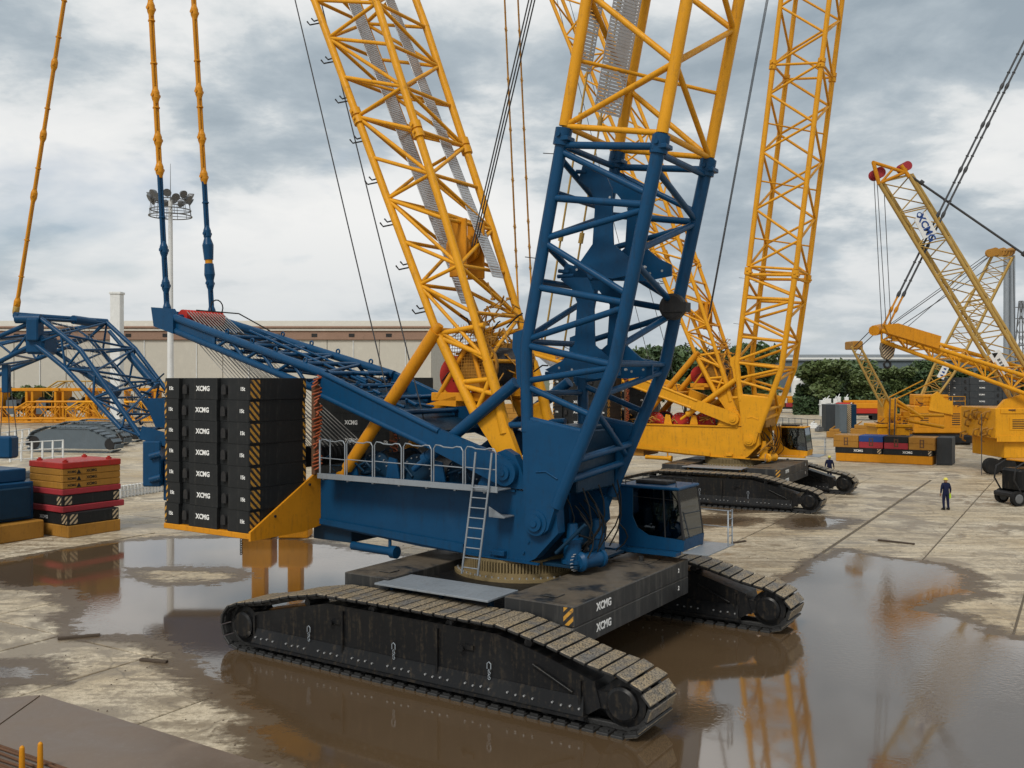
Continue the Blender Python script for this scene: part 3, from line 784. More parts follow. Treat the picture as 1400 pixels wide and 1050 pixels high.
        for dx in (0, .52): ld.path([(-.42 + dx, -2.38, 2.18), (-.10 + dx, -2.34, 4.5), (-.02 + dx, -2.30, 5.45)], .03, 6)
        lad = part('ladder', ld, M['grey'], up)
        for q in range(9):
            z_ = 2.35 + q * .27; xo = -.42 + .32 * (z_ - 2.18) / 2.32
            rn = MB(); rn.tube((xo, -2.36, z_), (xo + .52, -2.36, z_), .018, n=6); part('rung', rn, M['grey'], lad)
        br_ = MB(); br_.prism([(.2, 3.72), (.72, 3.72), (.2, 3.98)], 'xz', -2.0, -1.97); br_.box(.2, .7, -2.0, -1.52, 3.70, 3.73); part('ladder_bracket', br_, M['grey'], lad)
    dc = MB(); rn3 = random.Random(31)
    for k in range(46):
        x_ = rn3.uniform(-6.2, .4); y_ = rn3.choice((-1, 1)) * rn3.uniform(.95, 1.35); z_ = 4.45 + rn3.random() * .5; p = Vector((x_, y_, z_))
        dc.path([p, p + Vector((rn3.uniform(-.3, .3), rn3.uniform(-.1, .1), rn3.uniform(0, .3))), p + Vector((rn3.uniform(-.7, .7), rn3.uniform(-.2, .2), rn3.uniform(-.2, .2)))], rn3.uniform(.015, .045), 5)
    part('pipework', dc, DK, up)
    for x_ in (-5.6, -3.95, -2.25, -.5):
        q = MB(); q.prism([(x_ - .1, 4.44), (x_ + .42, 4.44), (x_ + .3, 5.0), (x_ + .02, 5.05)], 'xz', -1.25, -1.19); part('drum_support', q, B, up)
    # boom foot pins
    for s_ in (-1, 1):
        pn = MB(); pn.lathe((1.48, s_ * 1.5, 3.61), (0, s_, 0), [(0, .34), (.22, .34), (.225, .22), (.30, .22), (.305, .1), (.34, .1)], 20)
        part('boom_pin', pn, B, up)
        pn = MB(); pn.lathe((.52, s_ * 1.5, 4.88), (0, s_, 0), [(0, .36), (.26, .36), (.265, .2), (.34, .2), (.345, .08), (.38, .08)], 20)
        part('mast_pin', pn, B, up)
    # swing drives, hoses, valves at the front
    for (x, y, z, r) in ((2.15, -.9, 2.6, .24), (2.35, .1, 2.6, .22)):
        q = MB(); q.lathe((x, y, z), 'z', [(-.1, r * 1.25), (0, r * 1.25), (.01, r), (.45, r), (.46, r * 1.2), (.55, r * 1.2), (.56, r * .7), (.95, r * .6)], 16); part('swing_drive', q, B, up)
    q = MB(); q.lathe((2.35, -1.0, 2.55), (.25, 1, 0), [(0, .20), (.08, .27), (.14, .27), (.15, .21), (.85, .21), (.86, .25), (.95, .25)], 18); part('swing_motor', q, B, up)
    q = MB()
    for k in range(14):
        a_ = 2 * math.pi * k / 14; q.tube((2.33 + .0, -1.0 + .22 * math.cos(a_), 2.55 + .22 * math.sin(a_)), (2.31, -1.08 + .22 * math.cos(a_), 2.55 + .22 * math.sin(a_)), .018, n=5)
    part('motor_bolt', q, M['steel'], up)
    q = MB(); q.box(1.4, 2.45, -1.2, 1.6, 2.40, 2.48, .01); q.box(1.75, 2.2, -.5, 1.0, 2.9, 3.4, .03); q.tube((1.9, -1.35, 2.8), (2.7, -1.2, 3.6), .05)
    part('front_deck', q, DK, up)
    hs = MB(); rn_ = random.Random(3)
    for k in range(18):
        x0 = rn_.uniform(1.7, 2.7); y0 = rn_.uniform(-1.1, .9); z0 = rn_.uniform(2.55, 3.0); x1 = x0 + rn_.uniform(-.5, .4); y1 = y0 + rn_.uniform(-.5, .3); z1 = rn_.uniform(3.2, 4.6)
        pts = [Vector((x0, y0, z0)).lerp(Vector((x1, y1, z1)), u) + Vector((.22 * math.sin(u * 3.1), .15 * math.sin(u * 4), 0)) for u in (0, .25, .5, .75, 1)]
        hs.path(pts, .022, 5)
    part('hydraulic_hose', hs, M['rubber'], up)
    q = MB(); q.box(.95, 2.3, -.9, 1.3, 4.35, 6.0, .04); q.box(1.05, 2.2, -.8, 1.2, 6.0, 6.1, .02); part('power_pack', q, DK, up)
    # cab
    cab = bpy.data.objects.new('cab', None); link(cab, up)
    y0, y1 = 2.25, 3.75
    sh = MB()
    sh.prism([(1.95, 2.48), (3.98, 2.48), (4.02, 2.80), (2.9, 2.86), (2.55, 3.05), (2.40, 3.35), (2.40, 4.20), (1.95, 4.20)], 'xz', y0, y0 + .06)
    sh.prism([(1.95, 2.48), (3.98, 2.48), (4.02, 2.80), (2.9, 2.86), (2.55, 3.05), (2.40, 3.35), (2.40, 4.20), (1.95, 4.20)], 'xz', y1 - .06, y1)
    sh.box(1.95, 2.01, y0 + .06, y1 - .06, 2.48, 4.2); sh.box(1.96, 3.96, y0 + .061, y1 - .061, 2.48, 2.56)
    sh.hexa([(3.92, y0 + .06, 2.50), (3.99, y0 + .06, 2.50), (3.99, y1 - .06, 2.50), (3.92, y1 - .06, 2.50), (3.95, y0 + .06, 2.82), (4.02, y0 + .06, 2.82), (4.02, y1 - .06, 2.82), (3.95, y1 - .06, 2.82)])
    part('cab_shell', sh, B, cab)
    pl = MB()
    for yy in (y0 + .03, y1 - .03): pl.path([(3.98, yy, 2.8), (3.80, yy, 4.2)], .04, 8); pl.cut()
    pl.path([(3.42, y0 + .035, 2.82), (3.36, y0 + .035, 4.2)], .03, 6); pl.cut(); pl.path([(2.42, y0 + .03, 3.95), (3.8, y0 + .03, 3.92)], .015, 5)
    part('cab_pillar', pl, M['dark'], cab)
    gl = MB(); gl.prism([(2.40, 3.36), (2.55, 3.06), (2.9, 2.87), (3.97, 2.82), (3.79, 4.19), (2.41, 4.19)], 'xz', y0 + .018, y0 + .03); part('side_window', gl, M['glass'], cab)
    gl = MB(); gl.prism([(2.40, 3.36), (2.55, 3.06), (2.9, 2.87), (3.97, 2.82), (3.79, 4.19), (2.41, 4.19)], 'xz', y1 - .03, y1 - .018); part('side_window', gl, M['glass'], cab)
    gl = MB(); gl.hexa([(3.98, y0 + .07, 2.83), (3.995, y0 + .07, 2.83), (3.995, y1 - .07, 2.83), (3.98, y1 - .07, 2.83), (3.80, y0 + .07, 4.19), (3.815, y0 + .07, 4.19), (3.815, y1 - .07, 4.19), (3.80, y1 - .07, 4.19)]); part('windscreen', gl, M['glass'], cab)
    rf = MB(); rf.box(1.93, 3.86, y0 - .03, y1 + .03, 4.20, 4.29, .03); part('cab_roof', rf, B, cab)
    rr_ = MB()
    for yy in (y0 + .15, y1 - .15): rr_.path([(2.1, yy, 4.28), (2.1, yy, 4.42), (3.7, yy, 4.42), (3.7, yy, 4.28)], .018, 5); rr_.cut()
    rr_.box(2.3, 3.3, y0 + .4, y1 - .4, 4.29, 4.38, .02); part('roof_guard', rr_, M['dark'], cab)
    st = MB(); st.box(2.5, 3.0, 2.8, 3.3, 2.9, 3.05, .04); st.box(2.42, 2.55, 2.8, 3.3, 3.0, 3.75, .04); st.box(3.0, 3.4, 2.55, 2.75, 2.6, 3.2, .03); st.box(3.55, 3.8, 2.6, 3.4, 2.6, 3.25, .03); st.box(3.5, 3.55, 2.5, 2.75, 3.3, 3.6)
    part('operator_seat', st, M['greyslab'], cab)
    dk_ = MB(); dk_.box(3.99, 4.75, y0 - .05, y1 + .55, 2.44, 2.475, .004); dk_.box(1.95, 3.99, y1, y1 + .55, 2.44, 2.475, .004); part('cab_deck', dk_, M['grey'], cab)
    hr = MB()
    hr.path([(4.7, y1 + .5, 2.47), (4.7, y1 + .5, 3.5), (4.7, y1 + .15, 3.5), (4.7, y1 + .15, 2.47)], .022, 6)
    for q in (2.75, 3.0, 3.25): hr.tube((4.7, y1 + .15, q), (4.7, y1 + .5, q), .014, n=5)
    hr.path([(4.7, y1 + .5, 3.45), (2.2, y1 + .52, 3.45), (2.2, y1 + .52, 2.47)], .018, 5); hr.tube((4.7, y1 + .5, 2.97), (2.2, y1 + .52, 2.97), .014, n=5)
    part('cab_handrail', hr, M['grey'], cab)
    pf = MB(); pf.box(1.2, 2.2, 1.5, 2.25, 2.42, 2.52, .01); pf.box(2.0, 3.9, 1.9, 2.3, 2.38, 2.47); part('cab_bracket', pf, B, cab)
    # ---------------- boom
    ca, sa = math.cos(lean), math.sin(lean)
    boom = bpy.data.objects.new('boom', None); link(boom, root)
    A0 = math.atan2(2.28 - 1.11, 13.99 - 8.34)
    def bp(x, z):                       # rotate the measured side view about the foot pin
        dx, dz = x - 1.48, z - 3.61; a_ = -(lean - A0)
        return (1.48 + dx * math.cos(a_) - dz * math.sin(a_), 3.61 + dx * math.sin(a_) + dz * math.cos(a_))
    def bpt(x, y, z): p = bp(x, z); return V3((p[0], y, p[1]))
    def ch_r(z):                        # rear chord x at height (unrotated)
        return np.interp(z, [3.6, 4.4, 8.3, 13.98], [1.22, 1.16, 1.10, 2.28])
    def ch_f(z): return np.interp(z, [3.6, 4.4, 7.75, 13.45], [1.85, 2.18, 3.72, 5.02])
    for s_ in (-1, 1):
        mb = MB(); mb.path([bpt(ch_r(z), s_ * 1.55, z) for z in (6.0, 8.3, 13.9)], .165, 12); part('chord', mb, BB, boom)
        mb = MB(); mb.path([bpt(ch_f(z), s_ * 1.55, z) for z in (4.05, 4.4, 7.75, 13.4)], .175, 12); part('chord', mb, BB, boom)
        mb = MB(); py = [bp(*p) for p in ((1.06, 6.35), (1.10, 4.3), (1.20, 3.5), (1.38, 3.28), (1.62, 3.27), (1.85, 3.45), (2.14, 4.25), (2.85, 5.8), (2.92, 6.02))]
        mb.prism(py, 'xz', s_ * 1.55 - .14, s_ * 1.55 + .14); part('foot_plate', mb, BB, boom)
        mb = MB(); mb.tube(bpt(1.1, s_ * 1.55, 6.34), bpt(2.9, s_ * 1.55, 6.02), .09); part('brace', mb, BB, boom)
        mb = MB(); mb.path([bpt(1.5, s_ * 1.70, 4.95), bpt(1.8, s_ * 1.70, 4.98), bpt(2.15, s_ * 1.70, 4.80)], .025, 6); part('foot_weld', mb, BB, boom)
        mb = MB(); mb.prism([bp(*p) for p in ((.72, 8.62), (1.12, 8.75), (1.1, 7.0), (.85, 7.3), (.80, 8.0), (.70, 8.2))], 'xz', s_ * 1.55 - .07, s_ * 1.55 + .07); part('backstop_plate', mb, BB, boom)
        for (za, zb, ra, rb) in ((13.5, 13.1, 0, 1), (13.35, 11.95, 0, 1), (12.15, 11.7, 0, 1), (11.1, 11.6, 0, 1), (11.0, 9.5, 0, 1), (9.84, 9.3, 0, 1), (8.45, 9.2, 0, 1), (8.3, 7.75, 0, 1), (7.35, 7.7, 0, 1), (7.2, 6.45, 0, 1)):
            mb = MB(); mb.tube(bpt(ch_r(za), s_ * 1.55, za), bpt(ch_f(zb), s_ * 1.55, zb), .085 if za - zb > .6 or za < zb else .095, n=10); part('brace', mb, BB, boom)
    for (za, zb, fr_) in ((12.95, 12.95, 1), (12.6, 11.75, 1), (10.6, 11.65, 1), (10.3, 9.35, 1), (8.2, 9.25, 1), (7.8, 7.8, 1), (7.0, 7.6, 1), (6.6, 5.2, 1), (13.5, 13.5, 0), (13.2, 12.2, 0), (11.1, 12.1, 0), (11.0, 9.9, 0), (8.5, 9.8, 0), (12.3, 12.3, 0), (10.0, 10.0, 0), (8.4, 8.4, 0), (7.0, 7.0, 0)):
        fn = ch_f if fr_ else ch_r
        mb = MB(); mb.tube(bpt(fn(za), -1.55, za), bpt(fn(zb), 1.55, zb), .085, n=10); part('brace', mb, BB, boom)
    for z_ in (4.75, 5.3):
        mb = MB(); mb.tube(bpt(ch_f(z_), -1.5, z_), bpt(ch_f(z_ + .25), 1.5, z_ + .25), .10, n=10); part('brace', mb, BB, boom)
    if extra:
        # shaped guide plates inside the base section, with bolt holes
        for (zo, y_) in ((0, -.55), (0, .55), (-2.65, -.55), (-2.65, .55)):
            k = zo * .207
            xo = .0 if y_ < 0 else .42
            pp = [(2.3, 13.2), (2.9, 12.98), (3.16 + xo, 12.4), (3.18 + xo, 11.3), (3.2 + xo, 10.95), (3.6 + xo, 10.62), (3.95 + xo, 10.45), (3.95 + xo, 10.15), (3.2 + xo, 10.05), (2.0, 10.15), (1.65, 10.3), (2.2 + xo * .5, 10.55), (2.58 + xo, 11.0), (2.66 + xo, 12.1), (2.5 + xo * .6, 12.5), (2.15, 12.75)]
            mb = MB(); mb.prism([bp(p[0] + k, p[1] + zo) for p in pp], 'xz', y_ - .03, y_ + .03); gp_ = part('guide_plate', mb, BB, boom)
            bl = MB()
            for (bx, bz) in ((3.1, 12.2), (4.1, 10.3), (3.75, 10.25), (2.1, 10.35), (2.5, 10.3)):
                q = bpt(bx + k, y_, bz + zo); bl.tube(q - Vector((0, .036, 0)), q + Vector((0, .036, 0)), .035, n=8)
            part('plate_bolt', bl, M['steel'], gp_)
            sg = MB()
            for (xa, za, xb, zb) in ((1.5, 13.0, 2.4, 12.95), (1.6, 10.2, 2.0, 10.2)): sg.tube(bpt(ch_r(za + zo), y_, za + zo), bpt(xb + k, y_, zb + zo), .06, n=6)
            part('plate_strut', sg, BB, gp_)
        lad2 = MB()
        for dy in (-.2, .2): lad2.tube(bpt(2.75, .2 + dy, 7.2), bpt(3.9, .2 + dy, 12.6), .02, n=5)
        for q in range(18): lad2.tube(bpt(2.75 + 1.15 * q / 18, 0, 7.2 + .3 * q), bpt(2.75 + 1.15 * q / 18, .4, 7.2 + .3 * q), .014, n=5)
        part('boom_ladder', lad2, M['dark'], boom)
        sv = MB(); sv.lathe(bpt(4.25, .9, 9.35), 'y', [(-.12, .30), (-.1, .36), (.1, .36), (.12, .30)], 20); sv.box(4.0, 4.7, .75, 1.05, 9.2, 9.45); part('guide_sheave', sv, M['dark'], boom)
    for s_ in (-1, 1):
        for z_ in (13.3, 10.6, 8.9):
            mb = MB(); q = bpt(ch_r(z_) - .16, s_ * 1.55, z_); mb.tube(q, q + Vector((-.35, 0, .06)), .012, n=5); part('boom_pin_rod', mb, M['dark'], boom)
    # upper boom, yellow
    tops = [[], [], [], []]
    Lb = [0, 1.7, 3.4, 5.1, 6.8, 8.5, 10.2, 11.9]
    crn = [(2.28, 13.98, -1.55), (5.02, 13.42, -1.55), (5.02, 13.42, 1.55), (2.28, 13.98, 1.55)]
    axd = V3((sa, 0, ca))
    C = [[bpt(c_[0], c_[2], c_[1]) + axd * l for l in Lb] for c_ in crn]
    for k in range(4):
        mb = MB(); p = C[k][0]; mb.tube(p - axd * .5, p - axd * .06, .225, n=12); mb.tube(p - Vector((0, .27, 0)) - axd * .25, p + Vector((0, .27, 0)) - axd * .25, .06, n=8); mb.box(p.x - .2, p.x + .2, p.y - .21, p.y + .21, p.z - .42, p.z - .30, .02); part('pin_connector', mb, BB, boom)
    lattice(boom, C, .155, .078, YL, YL, H=(0, 7), flip=1, knuckle=(7,))
    for i in range(1, 7, 2):
        mb = MB(); mb.tube(C[0][i], C[2][i], .05, n=6); part('brace', mb, YL, boom)
    for sec in (1, 2, 3, 4):
        C2 = [[c_[-1] + axd * ((sec - 1) * 11.9 + l) for l in (0, 1.7, 3.4, 5.1, 6.8, 8.5, 10.2, 11.9)] for c_ in C]
        up_ = bpy.data.objects.new('upper_boom_section', None); link(up_, boom)
        lattice(up_, C2, .15, .075, YL, YL, H=(7,), indiv=False, flip=1)
    bt_top = (C2[0][-1] + C2[2][-1]) / 2
    # walkway strips inside the upper boom
    def strip(par, p, q, wdir, wd, name='walk_grating', step=.09):
        p = V3(p); q = V3(q); d = (q - p); n_ = int(d.length / step); d.normalize(); wdv = V3(wdir).normalized(); mb = MB(); nr = d.cross(wdv).normalized()
        for i in range(n_):
            c_ = p + d * (i * step); h_ = step * .36
            vs_ = []
            for zz in (-.012, .012):
                for a_, b_ in ((-1, -1), (1, -1), (1, 1), (-1, 1)): vs_.append(tuple(c_ + wdv * (wd / 2 * a_) + d * (h_ * b_) + nr * zz))
            mb.hexa(vs_)
        for a_ in (-1, 1): mb.tube(p + wdv * wd / 2 * a_, q + wdv * wd / 2 * a_, .018, n=4)
        return part(name, mb, M['steel'], par)
    if extra:
        o0 = (C[0][0] + C[3][0]) / 2
        strip(boom, o0 + V3((.5, -.1, .6)) , o0 + V3((.5, -.1, .6)) + axd * 14, (.3, 1, 0), 1.0)
        strip(boom, o0 + V3((.25, .75, 1.2)), o0 + V3((.25, .75, 1.2)) + axd * 14, (.3, 1, 0), .5)
        strip(boom, o0 + V3((.25, -.95, 1.6)), o0 + V3((.25, -.95, 1.6)) + axd * 14, (.3, 1, 0), .5)
    # ---------------- mast
    mast = bpy.data.objects.new('mast', None); link(mast, root)
    mk = mast_k
    def mp2(x, z): return V3((.5 + (x - .5) * mk, 0, z))
    def mc(x, y, z): p = mp2(x, z); return V3((p.x, y, p.z))
    T_ = 49.0
    rear = [(-2.20, 8.83), (-3.74, 12.14), (-7.05, 19.4), (-19.4, 47.0)]
    frnt = [(-.06, 6.95), (-1.75, 11.7), (-4.45, 18.75), (-16.9, 48.0)]
    for s_ in (-1, 1):
        ft = MB(); ft.path([mc(-2.2, s_ * 1.2, 8.83), mc(-.75, s_ * 1.2, 6.3)], .15, 10); part('chord', ft, YL, mast)
        ft = MB(); ft.path([mc(-.06, s_ * 1.2, 6.95), mc(.2, s_ * 1.2, 5.9)], .16, 10); part('chord', ft, YL, mast)
        ft = MB(); ft.prism([tuple(mp2(*p).xz) for p in ((-.86, 6.4), (-.62, 6.5), (-.1, 6.6), (.12, 6.65), (.42, 5.9), (.80, 5.05), (.62, 4.62), (.36, 4.68), (.08, 5.15), (-.35, 5.75))], 'xz', s_ * 1.2 - .10 if s_ > 0 else -1.30, 1.30 if s_ > 0 else -1.10); part('foot_plate', ft, YL, mast)
        for (p, q) in (((-.55, 6.5), (0.02, 6.7)), ((-1.3, 7.3), (-.15, 7.4)), ((-1.25, 7.2), (-.05, 6.95)), ((-.7, 6.6), (-.2, 7.6)), ((-2.1, 8.6), (-.35, 8.0)), ((-2.1, 8.7), (-.5, 8.9))):
            mb = MB(); mb.tube(mc(p[0], s_ * 1.2, p[1]), mc(q[0], s_ * 1.2, q[1]), .075, n=8); part('brace', mb, YL, mast)
    n1_ = 9
    def seg(pl, ya, n, i0, i1):
        return [mc(*(lerp((pl[i0][0], 0, pl[i0][1]), (pl[i1][0], 0, pl[i1][1]), q / n)[i] for i in (0,)), ya, lerp((pl[i0][0], 0, pl[i0][1]), (pl[i1][0], 0, pl[i1][1]), q / n)[2]) for q in range(n + 1)]
    fr_low = [(-.40, 7.9)] + frnt[1:]
    Ca = [[V3(p) for p in levels([mc(q[0], y_, q[1]) for q in pl[:3]], 8)] for pl, y_ in ((rear, -1.2), (fr_low, -1.2), (fr_low, 1.2), (rear, 1.2))]
    lattice(mast, Ca, .122, .058, YL, YL, H=(0, 1, 2, 3, 4, 5, 6, 7, 8), knuckle=(5,))
    for i in (3, 5, 6):
        for a_, b_ in ((0, 2), (1, 3)):
            mb = MB(); mb.tube(Ca[a_][i], Ca[b_][i], .045, n=6); part('brace', mb, YL, mast)
    fx = MB(); fx.path([mc(-.06, -1.2, 6.95), mc(-.40, -1.2, 7.9)], .15, 10); part('chord', fx, YL, mast)
    fx = MB(); fx.path([mc(-.06, 1.2, 6.95), mc(-.40, 1.2, 7.9)], .15, 10); part('chord', fx, YL, mast)
    Cb = [[c_[-1].lerp(mc(q[0], y_, q[1]), u / 18) for u in range(19)] for c_, q, y_ in zip(Ca, (rear[3], frnt[3], frnt[3], rear[3]), (-1.2, -1.2, 1.2, 1.2))]
    um = bpy.data.objects.new('upper_mast_section', None); link(um, mast)
    lattice(um, Cb, .13, .065, YL, YL, H=(6, 12, 18), indiv=False)
    hd = MB(); c_ = mc(-17.6, 0, 48.6)
    hd.box(c_.x - .9, c_.x + .9, -1.5, 1.5, 47.6, 48.2, .05)
    for q in range(8): hd.tube((c_.x, -1.1 + q * .3, 48.6), (c_.x, -1.0 + q * .3, 48.6), .5, n=16)
    part('mast_head', hd, YL, mast)
    # brackets with rope rollers on the rear chord
    for i in range(1, 9):
        p = (Ca[0][i] + Ca[0][i - 1]) / 2 if i < 9 else Ca[0][i]
        mb = MB(); mb.path([p, p + Vector((-.24, -.08, -.05)), p + Vector((-.33, -.1, .05))], .025, 5); mb.path([p + Vector((0, 0, -.12)), p + Vector((-.28, -.22, -.2)), p + Vector((-.38, -.24, -.08))], .025, 5)
        part('rope_guide', mb, M['dark'], mast)
    if extra:
        q0 = (Ca[0][0] + Ca[3][0]) / 2; q1 = (Ca[0][-1] + Ca[3][-1]) / 2; dd = (q1 - q0).normalized()
        strip(mast, q0 + V3((.35, .25, .3)) + dd * .6, q0 + V3((.35, .25, .3)) + dd * 16, (0, 1, 0), .68)
        q0 = (Ca[1][0] + Ca[2][0]) / 2
        strip(mast, q0 + V3((-.35, .35, 1.8)) + dd * .8, q0 + V3((-.35, .35, 1.8)) + dd * 16, (0, 1, 0), .55)
    # winches within the mast foot
    wn = MB(); c_ = mc(-1.0, 0, 7.75); wn.lathe((c_.x, 0, c_.z), 'y', [(-.9, .35), (-.88, .72), (-.8, .72), (-.79, .5), (.79, .5), (.8, .72), (.88, .72), (.9, .35)], 26); wd_ = part('mast_winch', wn, M['ochre'], mast)
    rc = MB()
    for q in range(20): rc.tri_strip_torus((c_.x, -.75 + q * .078, c_.z), .53, .042, 'y', 20, 4)
    part('rope_coil', rc, M['rope'], wd_)
    rd = MB(); rd.lathe((c_.x - 1.15, .35, c_.z - .25), 'y', [(-.7, .35), (-.68, .58), (-.62, .58), (-.6, .4), (.5, .4), (.52, .58), (.6, .58), (.62, .3)], 26); part('red_winch', rd, M['red'], mast)
    fm = MB(); cx_, cz_ = c_.x, c_.z
    for s_ in (-1, 1):
        y_ = s_ * 1.0
        fm.box(cx_ - 1.5, cx_ + .7, y_ - .05, y_ + .05, cz_ - 1.0, cz_ - .75, .02); fm.tube((cx_ - 1.3, y_, cz_ - .9), (cx_ - .2, y_, cz_ + .6), .07); fm.tube((cx_ + .4, y_, cz_ - .9), (cx_ - .1, y_, cz_ + .7), .07)
    fm.prism([(cx_ - 1.7, cz_ - 1.1), (cx_ - .6, cz_ - .85), (cx_ - .6, cz_ - 1.15)], 'xz', -1.05, 1.05); fm.box(cx_ - .1, cx_ + .7, .3, 1.1, cz_ - .9, cz_ + .1, .04)
    part('winch_frame', fm, M['amber'], mast)
    bx_ = MB()
    for q in range(7): bx_.box(cx_ + .1, cx_ + .72, .55, 1.12, cz_ - .75 + q * .17, cz_ - .62 + q * .17, .015); bx_.cut()
    part('louvre_slat', bx_, M['ochre'], mast)
    cl = MB(); rn_ = random.Random(5)
    for k in range(26):
        p = Vector((cx_ + rn_.uniform(-1.3, .9), rn_.uniform(-.9, 1.1), cz_ + rn_.uniform(-.9, 1.7))); q = p + Vector((rn_.uniform(-.5, .5), rn_.uniform(-.4, .4), rn_.uniform(-.5, .5))); cl.path([p, p.lerp(q, .5) + Vector((0, .1, .1)), q], .024, 5)
    part('winch_hose', cl, M['rubber'], mast)
    pk = MB()
    for k in range(75):
        p = Vector((cx_ + rn_.uniform(-.9, 1.0), rn_.uniform(-.9, 1.1), cz_ + rn_.uniform(-.9, 2.0))); s_ = rn_.uniform(.03, .08)
        if k % 2: pk.box(p.x - s_, p.x + s_, p.y - s_, p.y + s_, p.z - s_ * .6, p.z + s_ * .6, .01)
        pk.tube(p, p + Vector((rn_.uniform(-.6, .6), rn_.uniform(-.3, .3), rn_.uniform(-.7, .5))), rn_.uniform(.014, .032), n=5)
    for k in range(16):
        x_ = cx_ - .8 + k * .09; pk.tube((x_, -1.02, cz_ - .3), (x_ + .1, -1.02, cz_ + 1.2), .009, n=4); pk.tube((cx_ - .8, -1.02, cz_ - .3 + k * .09), (cx_ + .6, -1.02, cz_ - .28 + k * .09), .009, n=4)
    part('winch_fitting', pk, M['ochre'], mast)
    sv = MB(); pz = mc(-2.1, 0, 11.3); sv.lathe((pz.x, 0, pz.z), 'y', [(-.35, .3), (-.3, .42), (-.2, .42), (-.18, .3), (.18, .3), (.2, .42), (.3, .42), (.35, .3)], 18); sv.box(pz.x - .15, pz.x + .45, -.5, -.4, pz.z - .9, pz.z + .8, .02); sv.box(pz.x - .15, pz.x + .45, .4, .5, pz.z - .9, pz.z + .8, .02); part('deflector_sheave', sv, M['amber'], mast)
    # struts
    for s_ in (-1, 1):
        mb = MB(); p, q = mc(-2.12, s_ * 1.32, 8.75), V3((-5.55, s_ * 1.30, 4.64)); mb.tube(p, q, .19, n=12); mb.tube(p + (p - q).normalized() * .25, p, .12, n=8); mb.tube(q, q + (q - p).normalized() * .35, .12, n=8); mb.lathe(q + (q - p).normalized() * .35, 'y', [(-.12, .17), (.12, .17)], 12)
        part('mast_strut', mb, AM, root)
        p, q = bpt(.80, s_ * 1.45, 7.9), V3((-2.9, s_ * 1.35, 4.75)); d_ = (q - p).normalized()
        p = V3((.72, s_ * 1.45, 7.3))
        mb = MB(); mb.tube(p, p.lerp(q, .86), .17, n=12); mb.tube(p.lerp(q, .86), q, .09, n=10); mb.tube(p.lerp(q, .84), p.lerp(q, .88), .2, n=12); part('boom_backstop', mb, B, root)
        mb = MB(); mb.tube((.75, s_ * 1.15, 6.15), (-.05, s_ * 1.15, 6.10), .09, n=8); mb.tube((-.05, s_ * 1.15, 6.10), (-.12, s_ * 1.15, 6.10), .06, n=8); part('damper', mb, B, root)
    # ---------------- gantry
    gan = bpy.data.objects.new('gantry', None); link(gan, root)
    def gr(x, z):
        dx, dz = x - .52, z - 4.88; return (.52 + dx * math.cos(gk) + dz * math.sin(gk), 4.88 - dx * math.sin(gk) + dz * math.cos(gk))
    def gt(x, y, z): p = gr(x, z); return V3((p[0], y, p[1]))
    def gy(x): return float(np.interp(x, [-14.3, -6.15], [1.05, 1.6]))
    beam = [(-6.2, 7.62), (-1.7, 5.98), (.25, 5.38), (.62, 5.24), (.82, 5.0), (.80, 4.72), (.55, 4.55), (.2, 4.6), (-2.1, 5.45), (-6.3, 6.85)]
    for s_ in (-1, 1):
        mb = MB(); y0, y1 = sorted((s_ * 1.75, s_ * 1.60)); mb.prism([gr(*p) for p in beam], 'xz', y0 if s_ < 0 else 1.58, y1 if s_ > 0 else -1.58); bm_ = part('gantry_beam', mb, B, gan)
        mb = MB(); mb.tube(gt(-6.2, s_ * 1.72, 7.56), gt(-1.7, s_ * 1.72, 5.92), .085, n=8); mb.cut(); mb.tube(gt(-6.3, s_ * 1.72, 6.90), gt(-2.1, s_ * 1.72, 5.50), .085, n=8); part('beam_flange', mb, B, bm_)
        up0, up1 = gt(-6.15, s_ * 1.6, 7.52), gt(-14.1, s_ * 1.06, 9.56); lo0, lo1 = gt(-6.2, s_ * 1.6, 6.95), gt(-14.1, s_ * 1.06, 9.10)
        mb = MB(); mb.tube(up0, up1, .14, n=12); part('chord', mb, B, gan)
        mb = MB(); mb.tube(lo0, lo1, .12, n=12); part('chord', mb, B, gan)
        for u in range(7):
            a_, b_ = up0.lerp(up1, u / 10), lo0.lerp(lo1, (u + 1) / 10)
            if u % 2: a_, b_ = lo0.lerp(lo1, u / 10), up0.lerp(up1, (u + 1) / 10)
            mb = MB(); mb.tube(a_, b_, .06, n=8); part('brace', mb, B, gan)
        mb = MB(); q_ = [up0.lerp(up1, .70), up1, lo1, lo0.lerp(lo1, .70)]; mb.hexa([p - V3((0, .035, 0)) for p in q_] + [p + V3((0, .035, 0)) for p in q_]); part('web_plate', mb, B, gan)
        for u in (.12, .3, .45, .62):
            p = up0.lerp(up1, u); mb = MB(); mb.tri_strip_torus(p + V3((0, 0, .2)), .075, .03, 'y', 12, 5); part('lifting_eye', mb, B, gan)
        hb = MB(); p = gt(-14.25, s_ * 1.6, 9.3); hb.prism([gr(*q) for q in ((-15.25, 9.98), (-14.3, 9.90), (-14.0, 9.56), (-14.0, 8.98), (-15.1, 9.28))], 'xz', *(sorted((s_ * 1.22, s_ * .90)))); part('head_plate', hb, B, gan)
    for u in (.02, .18, .34, .5, .66):
        for (a_, b_) in (((-6.15, 7.52), (-13.75, 9.48)), ((-6.2, 6.95), (-13.75, 9.02))):
            x = a_[0] + (b_[0] - a_[0]) * u; z = a_[1] + (b_[1] - a_[1]) * u
            mb = MB(); mb.tube(gt(x, -gy(x), z), gt(x, gy(x), z), .075, n=8); part('cross_member', mb, B, gan)
